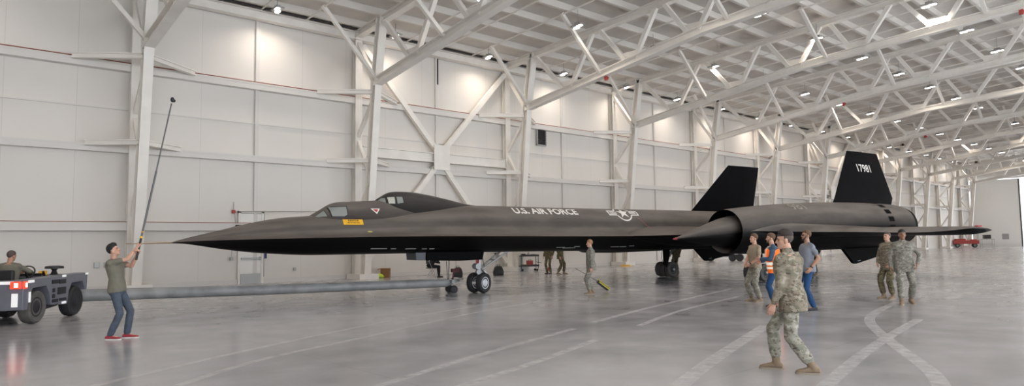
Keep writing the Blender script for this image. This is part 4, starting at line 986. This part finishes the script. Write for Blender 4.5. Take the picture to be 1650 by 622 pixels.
def person(name_label, loc, heading, sk='skin', hair='hair_dark', top='jacket', topmat='camotop', pants='camo', shoes='boot', lean=0, twist=0,
           pelvis=(0, 0, .925), feet=((.0, .10, 0, 6, 0), (.0, -.10, 0, -6, 0)), hands=None, poles=((-1, .3, -.2), (-1, -.3, -.2)), hdir=None, curl=(.35, .35),
           head=(0, 0), roll=0, knees=None, scale=1., hairstyle='short', extras=(), group=None, detail=.0085, bulk=1.0, belt=True, sleeves=None):
    root = thing('person', name_label, 'person', loc, heading, group); root.scale = (scale,) * 3
    P = V(pelvis)
    RT = Matrix.Rotation(rad(roll), 3, 'X') @ Matrix.Rotation(rad(lean), 3, 'Y')
    def tw(z): return Matrix.Rotation(rad(twist) * max(0, min(1, (z - .02) / .45)), 3, 'Z')
    def T(x, y, z):      # torso point, z above the pelvis centre
        return P + RT @ (tw(z) @ V((x, y, z)))
    # ---- joints
    hips = [T(0, s * .092, -.03) for s in (1, -1)]
    sh = [T(-.005, s * .186 * bulk ** .5, .478) for s in (1, -1)]
    neck0 = T(-.012, 0, .53); headc = T(.018, 0, .703)
    hy, hp = head; HR = RT @ Matrix.Rotation(rad(twist), 3, 'Z') @ Matrix.Rotation(rad(hy), 3, 'Z') @ Matrix.Rotation(rad(hp), 3, 'Y')
    ank = []; kne = []; fd = []
    for i, (fx, fy, fz, yaw, pit) in enumerate(feet):
        d = V((math.cos(rad(yaw)) * math.cos(rad(pit)), math.sin(rad(yaw)) * math.cos(rad(pit)), math.sin(rad(pit)))); fd.append(d)
        a = V((fx, fy, fz + .085)); k, a2 = two_bone(hips[i], a, .435, .425, knees[i] if knees else (d.x, d.y, .15)); kne.append(k); ank.append(a)
    wr = []; elb = []
    for i in (0, 1):
        s = 1 - 2 * i
        tgt = V(hands[i]) if hands and hands[i] is not None else T(.03, s * .27, -.02)
        e, w = two_bone(sh[i], tgt, .295, .265, poles[i]); elb.append(e); wr.append(w)
    # ---- rings of the torso: (z, half depth, half width, x shift)
    TOR = [(-.13, .085, .13, -.01), (-.07, .112, .163, -.012), (0, .115, .166, -.008), (.10, .104, .150, .005), (.19, .102, .147, .012), (.30, .115, .165, .010), (.40, .118, .178, .0), (.46, .108, .186, -.008), (.505, .085, .170, -.012), (.535, .062, .10, -.014), (.55, .05, .062, -.012)]
    def torso(b, inf, z0=-9, z1=9, bx=1., n=26, taper=None):
        rings = []
        R = [r for r in TOR if z0 <= r[0] <= z1]
        for z, rx, ry, xs in R:
            k = 1 + 0 * z; g = inf * (1 if z < .5 else .7)
            rings.append([T(xs + (rx * bulk + g) * math.copysign(abs(math.cos(a)) ** .85, math.cos(a)), (ry * bulk + g) * math.copysign(abs(math.sin(a)) ** .85, math.sin(a)), z) for a in [2 * PI * j / n for j in range(n)]])
        b.loft(rings)
    # ---- body: one continuous skin
    b = MB(); torso(b, -.02)
    for i in (0, 1):
        s = 1 - 2 * i
        b.capsule(sh[i] - (sh[i] - T(0, 0, .47)) * .15, .045, elb[i], .036); b.capsule(elb[i], .040, elb[i].lerp(wr[i], .35), .043); b.capsule(elb[i].lerp(wr[i], .3), .043, wr[i], .027)
        b.capsule(hips[i], .072, kne[i], .047); b.capsule(kne[i], .047, ank[i], .036); b.capsule(ank[i] + V((0, 0, -.03)), .034, ank[i] + fd[i] * .13 + V((0, 0, -.045)), .025)
        fdv = (wr[i] - elb[i]).normalized()
        if hdir and hdir[i]: d, n, th = [V(q) for q in hdir[i]]
        else:
            d = fdv; n = V((0, -s, 0)); th = V((1, 0, 0)) if abs(d.x) < .8 else V((0, 0, 1))
        make_hand(b, wr[i], d, n, th, curl[i])
        b.capsule(wr[i] - fdv * .02, .028, wr[i] + V(d).normalized() * .02, .024, flat=(n, .8))
    hc = headc
    def H(x, y, z): return hc + HR @ V((x, y, z))
    def HE(c, r): b.ellipsoid(H(*c), r, HR)
    b.capsule(neck0 - RT @ V((0, 0, .05)), .062, H(-.015, 0, -.07), .055)
    for s in (1, -1): b.capsule(T(-.018, s * .03, .54), .032, T(-.012, s * .10, .485), .02)
    HE((-.012, 0, .035), (.093, .074, .085)); HE((.018, 0, -.03), (.068, .061, .075)); HE((.035, 0, -.075), (.048, .045, .036)); HE((.066, 0, -.093), (.020, .024, .018))
    HE((.066, 0, .022), (.022, .052, .016))                                             # brow
    b.capsule(H(.078, 0, .012), .009, H(.100, 0, -.026), .0135); HE((.090, .012, -.030), (.010, .010, .008)); HE((.090, -.012, -.030), (.010, .010, .008))
    HE((.079, 0, -.056), (.010, .022, .007)); HE((.077, 0, -.066), (.010, .020, .007))   # lips
    for s in (1, -1):
        HE((.050, s * .040, -.022), (.022, .018, .018))                                   # cheeks
        HE((-.008, s * .076, -.012), (.021, .008, .032)); HE((-.004, s * .075, -.038), (.010, .007, .012))
    body = remesh(b, 'body', M[sk], root, detail, 3)
    for s in (1, -1):
        e = MB(); e.ellipsoid(H(.0745, s * .030, .002), (.0065, .012, .0058), HR, 12, 8); e.build('eye', M['eye'], root)
        e = MB(); e.capsule(H(.085, s * .014, .022), .0035, H(.078, s * .046, .024), .003, 6, 2); e.build('eyebrow', M[hair], root)
    e = MB(); e.ellipsoid(H(.0835, 0, -.061), (.006, .021, .0055), HR, 10, 6); e.build('mouth', M['lip'], root)
    # ---- hair
    if hairstyle:
        hb = MB(); rings = []; nn, mm = 28, 16
        top_h = {'short': .014, 'buzz': .006, 'full': .021, 'fade': .020}[hairstyle]
        for i in range(mm + 1):
            a = max(-PI / 2 + .02, min(PI / 2 - .02, -PI / 2 + PI * i / mm)); ring = []
            for k in range(nn):
                c = 2 * PI * k / nn; u = V((math.cos(a) * math.cos(c), math.cos(a) * math.sin(c), math.sin(a)))
                px_, pz_ = -.012 + u.x * .094, .036 + u.z * .087
                # hairline: high at the forehead, above the ears at the sides, down to the nape behind
                if px_ > .0: line = .066 - max(0, .062 - px_) * .9
                elif px_ > -.035: line = .012 + px_ * .6
                else: line = -.009 - (-.035 - px_) * 1.6
                if hairstyle == 'fade' and px_ <= .03: line = .045
                g_ = max(0, min(1, (pz_ - line) / .035)); g_ = g_ * g_ * (3 - 2 * g_)
                t_ = top_h * (.35 + .65 * max(0, u.z)) * g_ + .0025
                q = V((px_ + u.x * t_, u.y * (.0755 + t_ * .7), pz_ + u.z * t_))
                if pz_ < line: q = V((-.012 + u.x * .075, u.y * .058, .03 + u.z * .065))
                if hairstyle == 'full' and pz_ > .06 and px_ > 0: q += V((.010, 0, .008)) * g_
                ring.append(H(*q))
            rings.append(ring)
        hb.loft(rings)
        hb.build('hair', M[hair], root, 80)
        if hairstyle == 'fade':
            fb = MB(); rings = []
            for i in range(mm + 1):
                a = max(-PI / 2 + .02, min(PI / 2 - .02, -PI / 2 + PI * i / mm)); ring = []
                for k in range(nn):
                    c = 2 * PI * k / nn; u = V((math.cos(a) * math.cos(c), math.cos(a) * math.sin(c), math.sin(a)))
                    px_, pz_ = -.012 + u.x * .0962, .036 + u.z * .088
                    line = .05 - max(0, .045 - px_) * .9 if px_ > .02 else (-.02 if px_ > -.03 else -.045)
                    q = V((px_, u.y * .0775, pz_)) if line < pz_ < .09 else V((-.012 + u.x * .075, u.y * .058, .03 + u.z * .065))
                    ring.append(H(*q))
                rings.append(ring)
            fb.loft(rings); fb.build('faded_sides', M['hair_buzz'], root, 80)
    # ---- clothes
    hem = {'tee': -.075, 'polo': -.09, 'jacket': -.17, 'hoodie': -.1, 'vest': -.1}[top]
    b = MB(); n = 26; rings = []
    inf = {'tee': .012, 'polo': .016, 'jacket': .026, 'hoodie': .02}.get(top, .016)
    prof = [(hem,) + tuple(interp(TOR, hem)[:3])] + [r for r in TOR if hem < r[0] < .53]
    for z, rx, ry, xs in prof:
        g = inf + (.012 if z <= .12 else 0) * (1 if top != 'jacket' else 1.3); g = g * (.55 if z > .49 else 1)
        if top == 'jacket' and z < 0: rx, ry = max(rx, .112), max(ry, .160)
        rings.append([T(xs + (rx * bulk + g) * math.copysign(abs(math.cos(a)) ** .85, math.cos(a)), (ry * bulk + g) * math.copysign(abs(math.sin(a)) ** .85, math.sin(a)), z) for a in [2 * PI * j / n for j in range(n)]])
    b.loft(rings)
    if top == 'jacket': b.capsule(T(-.014, 0, .50), .082, T(-.006, 0, .56), .070)
    if top == 'polo': b.capsule(T(-.012, 0, .51), .066, T(-.008, 0, .545), .062)
    longs = top in ('jacket', 'hoodie')
    for i in (0, 1):
        s = 1 - 2 * i; kk = .012 if longs else .004
        b.capsule(T(-.016, s * .05, .52), .040 + kk, sh[i] + V((0, 0, .0)), .052 + kk)
    for i in (0, 1):
        k = .062 if longs else .058
        b.capsule(sh[i] - (sh[i] - T(0, 0, .45)) * .22, k + .004, sh[i].lerp(elb[i], .5), k)
        if longs:
            b.capsule(sh[i].lerp(elb[i], .4), k, elb[i], .056); b.capsule(elb[i], .056, elb[i].lerp(wr[i], .9), .044)
        else: b.capsule(sh[i].lerp(elb[i], .5), k, sh[i].lerp(elb[i], .62), .056, m=2)
    nm = {'tee': 'tee_shirt', 'polo': 'polo_shirt', 'jacket': 'uniform_jacket', 'hoodie': 'long_sleeved_shirt'}[top]
    remesh(b, nm, M[topmat], root, .014, 4, None, .016 if top == 'jacket' else .010)
    # trousers
    b = MB(); torso(b, .012, -.2, .12)
    mil = shoes == 'boot'
    for i in (0, 1):
        w = .016 if mil else .004
        b.capsule(hips[i] + V((0, 0, -.01)), .088 + w * .6, kne[i], .060 + w); b.capsule(kne[i], .060 + w, kne[i].lerp(ank[i], .5), .062 + w)
        b.capsule(kne[i].lerp(ank[i], .4), .062 + w, kne[i].lerp(ank[i], .74 if mil else .94), .056 + w, m=2)
        if mil:
            s = 1 - 2 * i; mp_ = hips[i].lerp(kne[i], .75) + V((0, s * .075, 0)); b.ellipsoid(mp_, (.06, .025, .08))     # cargo pocket
    remesh(b, 'trousers', M[pants], root, .014, 3, None, .016 if mil else .012)
    # shoes
    for i in (0, 1):
        d = fd[i]; up = V((0, 0, 1)); up = (up - d * up.dot(d)).normalized(); sd = up.cross(d)
        h = ank[i] - up * .085
        b = MB(); rings = []
        for x, hw, ht in ((-.075, .022, .05), (-.07, .034, .075), (-.03, .040, .105 if mil else .09), (.02, .040, .105 if mil else .085), (.07, .043, .082 if mil else .07), (.12, .048, .066 if mil else .058), (.165, .044, .054), (.195, .030, .042), (.205, .014, .03)):
            ring = []
            for j in range(14):
                a = 2 * PI * j / 14; cy, cz = math.cos(a), math.sin(a)
                ring.append(h + d * x + sd * hw * math.copysign(abs(cy) ** .7, cy) + up * (.016 + (ht - .016) * (.5 + .5 * math.copysign(abs(cz) ** .7, cz))))
            rings.append(ring)
        b.loft(rings)
        if mil: b.capsule(ank[i] + up * -.01, .050, kne[i].lerp(ank[i], .62), .052)
        else: b.capsule(ank[i] + up * -.02, .040, ank[i] + (kne[i] - ank[i]).normalized() * .02, .042)
        o = remesh(b, 'boot' if mil else 'shoe', M[shoes], root, .009, 2)
        b = MB(); ring = [(-.078, .026), (-.06, .037), (-.02, .041), (.05, .044), (.12, .050), (.17, .045), (.2, .03), (.21, .012)]
        out = [h + d * x + sd * w for x, w in ring] + [h + d * x - sd * w for x, w in ring[::-1]]
        b.prism(out, up * .024); b.build('sole', M['whitesole' if shoes == 'redshoe' else 'bootsole' if mil else 'tugdark'], o, 0)
    J = dict(T=T, H=H, HR=HR, wr=wr, elb=elb, sh=sh, torso=torso, root=root, prof=prof, inf=inf, bulk=bulk, TOR=TOR)
    for ex in extras: ex(J)
    return root, J
def sunglasses(J):
    H = J['H']; b = MB()
    for s in (1, -1):
        b.ellipsoid(H(.088, s * .032, .002), (.008, .024, .017), J['HR'], 12, 8); b.tube([H(.084, s * .056, .006), H(.0, s * .084, .004)], .003, 5)
    b.tube([H(.094, .012, .006), H(.094, -.012, .006)], .003, 5); b.build('sunglasses', M['black'], J['root'])
def beard(mat):
    def f(J):
        H = J['H']; b = MB(); b.ellipsoid(H(.060, 0, -.096), (.035, .047, .026), J['HR'])
        for s in (1, -1): b.capsule(H(.03, s * .055, -.02), .012, H(.055, s * .036, -.085), .018)
        b.capsule(H(.089, -.022, -.046), .006, H(.089, .022, -.046), .006)
        remesh(b, 'beard', M[mat], J['root'], .007, 2)
    return f
def hivis(J):
    T = J['T']; n = 26
    b = MB(); rings = []
    for z, rx, ry, xs in [(-.12,) + tuple(interp(J['TOR'], -.07)[:3])] + [r for r in J['TOR'] if -.1 < r[0] < .5]:
        g = .042; rings.append([T(xs + (rx + g) * math.copysign(abs(math.cos(a)) ** .85, math.cos(a)), min(.165, ry + g * .8) * math.copysign(abs(math.sin(a)) ** .85, math.sin(a)) if z > .42 else (ry + g) * math.copysign(abs(math.sin(a)) ** .85, math.sin(a)), z) for a in [2 * PI * j / n for j in range(n)]])
    b.loft(rings); v = b.build('hi_vis_vest', M['orange'], J['root'], 60)
    def band(z, h, off=.047):
        R = []
        for zz in (z - h / 2, z + h / 2):
            rx, ry, xs = interp(J['TOR'], zz)[:3]; g = off
            R.append([T(xs + (rx + g) * math.copysign(abs(math.cos(a)) ** .85, math.cos(a)), (ry + g) * math.copysign(abs(math.sin(a)) ** .85, math.sin(a)), zz) for a in [2 * PI * j / n for j in range(n)]])
        q = MB(); q.loft(R, cap=False); q.build('reflective_band', M['silvertape'], v, 60)
    band(.10, .07); band(.0, .05)
    for s in (1, -1):
        q = MB(); pts = []
        for x, z in ((.165, .12), (.168, .3), (.155, .42), (.07, .505), (-.07, .505), (-.155, .42), (-.165, .3), (-.16, .12)): pts.append((x, z))
        L = [T(x, s * .075, z + .012) for x, z in pts]; R2 = [T(x, s * .125, z + .012) for x, z in pts]; k = len(pts)
        q.add(L + R2, [(i, i + 1, k + i + 1, k + i) for i in range(k - 1)]); q.build('reflective_band', M['silvertape'], v, 60)
def watch(i):
    def f(J):
        w = J['wr'][i]; e = J['elb'][i]; d = (w - e).normalized(); b = MB(); b.tube([w - d * .03, w - d * .005], .032, 14); b.build('wrist_watch', M['black'], J['root'])
    return f
def belt_(mat):
    def f(J):
        R = []; n = 26
        for zz in (.055, .095):
            rx, ry, xs = interp(J['TOR'], zz)[:3]; g = .030
            R.append([J['T'](xs + (rx * J['bulk'] + g) * math.cos(a), (ry * J['bulk'] + g) * math.sin(a), zz - .13) for a in [2 * PI * j / n for j in range(n)]])
        q = MB(); q.loft(R, cap=False); q.build('belt', M[mat], J['root'], 60)
    return f
LEFT = math.atan2(.6655, -.7463); AWAY = math.atan2(.7437, .6645)

# man lifting the pole
hm = rad(-36)
person('person in olive tee, grey jeans and red trainers lifting a long pole with both hands', (2.80, 13.74, 0), hm, 'skin', 'hair_black', 'tee', 'olive', 'jeans', 'redshoe', lean=-8, pelvis=(-.02, 0, .925),
       feet=((.13, .10, 0, 2, 0), (-.08, -.10, 0, -6, 0)), hands=((.31, .01, 1.54), (.315, -.01, 1.67)), poles=((.1, .14, -1), (.1, -.14, -1)), hdir=(((.35, -.15, 1), (.25, -1, .2), (-.3, .0, .2)), ((.35, .15, .9), (.2, 1, .1), (-.3, 0, .2))), curl=(1.15, 1.15), head=(5, -12), hairstyle='full', scale=.97)
t = thing('long_pole', 'long black telescopic pole held upright by the man in the olive tee', 'pole', (3.03, 13.55, 1.50))
tp = V((3.545, 13.50, 4.42)) - V((3.03, 13.55, 1.50)); a = V((.02, .0, -.0))
b = MB(); b.tube([a - tp * .035, a + tp * .1], .020, 10); b.build('grip', M['black'], t)
b = MB(); b.tube([a + tp * .1, a + tp * .52], .018, 10); b.tube([a + tp * .5, a + tp * .96], .0125, 8); b.build('shaft', simple('dark_grey_pole', (.09, .09, .095), .4), t)
b = MB(); b.tube([a + tp * .098, a + tp * .112], .022, 10); b.tube([a + tp * .135, a + tp * .14], .021, 10); b.build('collar', M['yellow'], t)
b = MB(); b.ellipsoid(a + tp * .985, (.035, .03, .05)); b.ellipsoid(a + tp * 1.0 + V((.02, 0, -.06)), (.03, .025, .03)); b.build('tip', M['black'], t)
# tractor driver
dv = V((2.13, 17.975, 0)) + tx * .22 + V((-tx.y, tx.x, 0)) * .74
person('person in an olive shirt seated at the wheel of the tow tractor, seen from behind', (dv.x, dv.y, 0), TYAW - rad(4), 'skin_tan', 'hair_buzz', 'hoodie', 'olive', 'darkcloth', 'brownshoe', lean=6, pelvis=(-.02, 0, .77), bulk=1.08,
       feet=((.62, .14, .44, 0, 0), (.62, -.14, .44, 0, 0)), hands=((.53, .16, 1.09), (.53, -.16, 1.09)), poles=((-.2, .8, -.8), (-.2, -.9, -.5)), curl=(.9, .9), head=(-12, 4), hairstyle='buzz', scale=1.0)
# nearest soldier
person('person in camouflage uniform and tan boots walking left, nearest the camera', (8.105, 3.93, 0), LEFT + rad(-26), 'skin', 'hair_dark', 'jacket', 'camotop', 'camo', 'boot', lean=3, twist=-26, bulk=1.1, pelvis=(.01, 0, .90),
       feet=((-.21, .10, 0, 5, 0), (.22, -.09, 0, 0, 0)), hands=((.20, .22, .83), (.1, -.30, .88)), poles=((-1, .25, -.1), (-1, -.3, -.1)), curl=(.45, .4), head=(38, -2), hairstyle='fade', scale=1.0, detail=.0075)
# tan tee
person('person in tan tee and camouflage trousers standing with hands at the belt', (16.30, 8.86, 0), LEFT + rad(14), 'skin', 'hair_brown', 'tee', 'tantee', 'camo', 'boot', lean=-1, feet=((-.04, .12, 0, 14, 0), (.04, -.12, 0, -12, 0)), hands=((.22, .12, .98), (.27, -.02, .97)), poles=((-.8, .9, -.1), (-.8, -.9, -.1)),
       curl=(.8, .8), head=(-6, -4), hairstyle='short', extras=(watch(0), belt_('belt')), scale=1.0)
# hi-vis
person('person in orange hi-vis vest over a navy shirt, half hidden behind the nearest soldier', (15.47, 7.93, 0), LEFT + rad(-14), 'skin', 'hair_brown', 'hoodie', 'navy', 'jeansblue', 'brownshoe', lean=2, feet=((.02, .1, 0, 8, 0), (-.05, -.1, 0, -8, 0)), hands=((.30, .10, 1.14), (.28, -.12, 1.06)), poles=((-.6, .8, -.6), (-.6, -.8, -.6)),
       curl=(.5, .5), head=(0, -4), hairstyle='short', extras=(hivis, beard('hair_brown')), scale=1.0)
# polo
person('person in grey polo shirt, blue jeans and sunglasses with one hand in a pocket', (15.17, 6.98, 0), LEFT + rad(4), 'skin_tan', 'hair_brown', 'polo', 'greypolo', 'jeansblue', 'brownshoe', lean=-2, bulk=1.1, feet=((-.05, .12, 0, 12, 0), (.1, -.12, 0, -10, 0)), hands=((.04, .25, .93), (.14, -.26, .95)), poles=((-1, .3, 0), (-1, -.3, 0)),
       curl=(.4, .5), head=(-2, -3), hairstyle='short', extras=(sunglasses, beard('hair_dark'), watch(0)), scale=1.03)
# soldier by the belly with a rolling chock
person('person in grey camouflage uniform standing alone under the fuselage, pulling a wheel chock', (15.62, 13.89, 0), LEFT + rad(2), 'skin', 'hair_red', 'jacket', 'camogrey', 'camogrey', 'boot', lean=1, feet=((.06, .08, 0, 4, 0), (-.06, -.09, 0, -4, 0)), hands=((.03, .25, .82), (-.06, -.26, .84)), curl=(.6, .6), head=(6, 0), hairstyle='short', scale=.95)
# soldiers on the right
person('person in grey camouflage uniform strolling towards the camera with one hand in a pocket', (18.0, 5.91, 0), math.atan2(-.7437, -.6645) + rad(-22), 'skin_dark', 'hair_black', 'jacket', 'camogrey', 'camogrey', 'boot', lean=-3, bulk=1.08, pelvis=(-.02, 0, .915), feet=((-.10, .12, 0.02, 14, -8), (.18, -.11, 0, -8, 0)), hands=((.1, .26, .93), (.05, -.29, .86)),
       poles=((-.6, .9, 0), (-.9, -.5, 0)), curl=(.3, .4), head=(8, -3), hairstyle='fade', scale=1.03)
person('person in camouflage uniform with hands in pockets, behind the strolling grey-camouflaged one', (19.2, 6.68, 0), LEFT + rad(22), 'skin', 'hair_buzz', 'jacket', 'camotop', 'camodark', 'boot', lean=-2, feet=((0, .1, 0, 10, 0), (.08, -.11, 0, -6, 0)), hands=((.14, .2, .93), (.14, -.2, .93)), poles=((-.8, .8, 0), (-.8, -.8, 0)), curl=(.5, .5), head=(0, -8), hairstyle='buzz', scale=1.0)
# people beyond the aircraft, legs showing
person('person in woodland camouflage standing beyond the fuselage, only legs visible, left of the pair', (24.15, 24.3, 0), LEFT + rad(60), 'skin', 'hair_dark', 'jacket', 'camodark', 'camodark', 'brownshoe', hands=((.1, .25, .9), (.05, -.26, .88)), hairstyle='short', detail=.012)
person('person in woodland camouflage stepping beyond the fuselage, only legs visible, right of the pair', (24.0, 23.35, 0), LEFT + rad(170), 'skin', 'hair_dark', 'jacket', 'camodark', 'camodark', 'boot', feet=((.16, .1, 0, 0, 0), (-.12, -.1, 0, 0, 0)), hands=((.1, .27, .86), (.0, -.27, .88)), hairstyle='short', detail=.012)
person('person in dark camouflage standing just behind the right main wheels', (28.6, 19.75, 0), LEFT + rad(-60), 'skin', 'hair_dark', 'jacket', 'camodark', 'camodark', 'boot', hands=((.1, .25, .9), (.05, -.26, .88)), hairstyle='short', detail=.012)
person('person in dark camouflage standing behind the man in the grey polo, under the nacelle', (29.4, 13.2, 0), LEFT + rad(30), 'skin', 'hair_dark', 'jacket', 'camodark', 'camodark', 'boot', hands=((.1, .25, .9), (.05, -.26, .88)), hairstyle='short', detail=.012, scale=.95)
# seated person in the background
person('person in dark clothes sitting hunched on the folding chair beyond the nose gear', (18.55, 26.6, 0), rad(-20), 'skin', 'hair_black', 'hoodie', 'darkcloth', 'darkcloth', 'brownshoe', lean=32, pelvis=(-.06, 0, .57), feet=((.40, .13, 0, 0, 0), (.34, -.12, 0, 0, 0)), hands=((.38, .10, .68), (.38, -.10, .68)), poles=((-.3, .9, -.2), (-.3, -.9, -.2)), curl=(.5, .5), head=(0, 20), hairstyle='short', detail=.012)
# wheel chock behind the soldier
t = thing('wheel_chock', 'black wheel chock with yellow stripes tilted on the floor behind the lone soldier', 'chock', (16.78, 14.42, .0), rad(-41))
R = Matrix.Rotation(rad(38), 3, 'Y')
b = MB(); b.box((0, 0, .19), (.44, .24, .13), R); b.build('chock_body', M['black'], t, 0, .03)
b = MB(); b.box(V((0, 0, .19)) + R @ V((0, 0, .05)), (.46, .26, .012), R); b.build('yellow_stripe', M['chockyellow'], t, 0)
b = MB(); b.box(V((0, -.123, .19)) + R @ V((.03, 0, .01)), (.4, .01, .02), R); b.build('yellow_stripe', M['chockyellow'], t, 0)
b = MB(); b.tube([V((0, 0, .19)) + R @ V((-.2, 0, .0)), (-.3, 0, .40), (-.9, .05, .76)], .008, 6); b.build('pull_rope', M['black'], t)
# ------------------------------------------------------------------ light and colour
w = bpy.data.worlds.new('World'); SC.world = w; w.use_nodes = True
bg = w.node_tree.nodes['Background']; bg.inputs['Color'].default_value = (.90, .95, 1.0, 1); bg.inputs['Strength'].default_value = WORLD
SC.cycles.use_denoising = True
SC.cycles.max_bounces = 6; SC.cycles.diffuse_bounces = 4; SC.cycles.glossy_bounces = 3; SC.cycles.transmission_bounces = 2
SC.cycles.sample_clamp_indirect = 6
SC.cycles.caustics_reflective = False; SC.cycles.caustics_refractive = False
SC.view_settings.view_transform = 'Standard'; SC.view_settings.look = 'None'
SC.view_settings.exposure = EXPO; SC.view_settings.gamma = 1.0
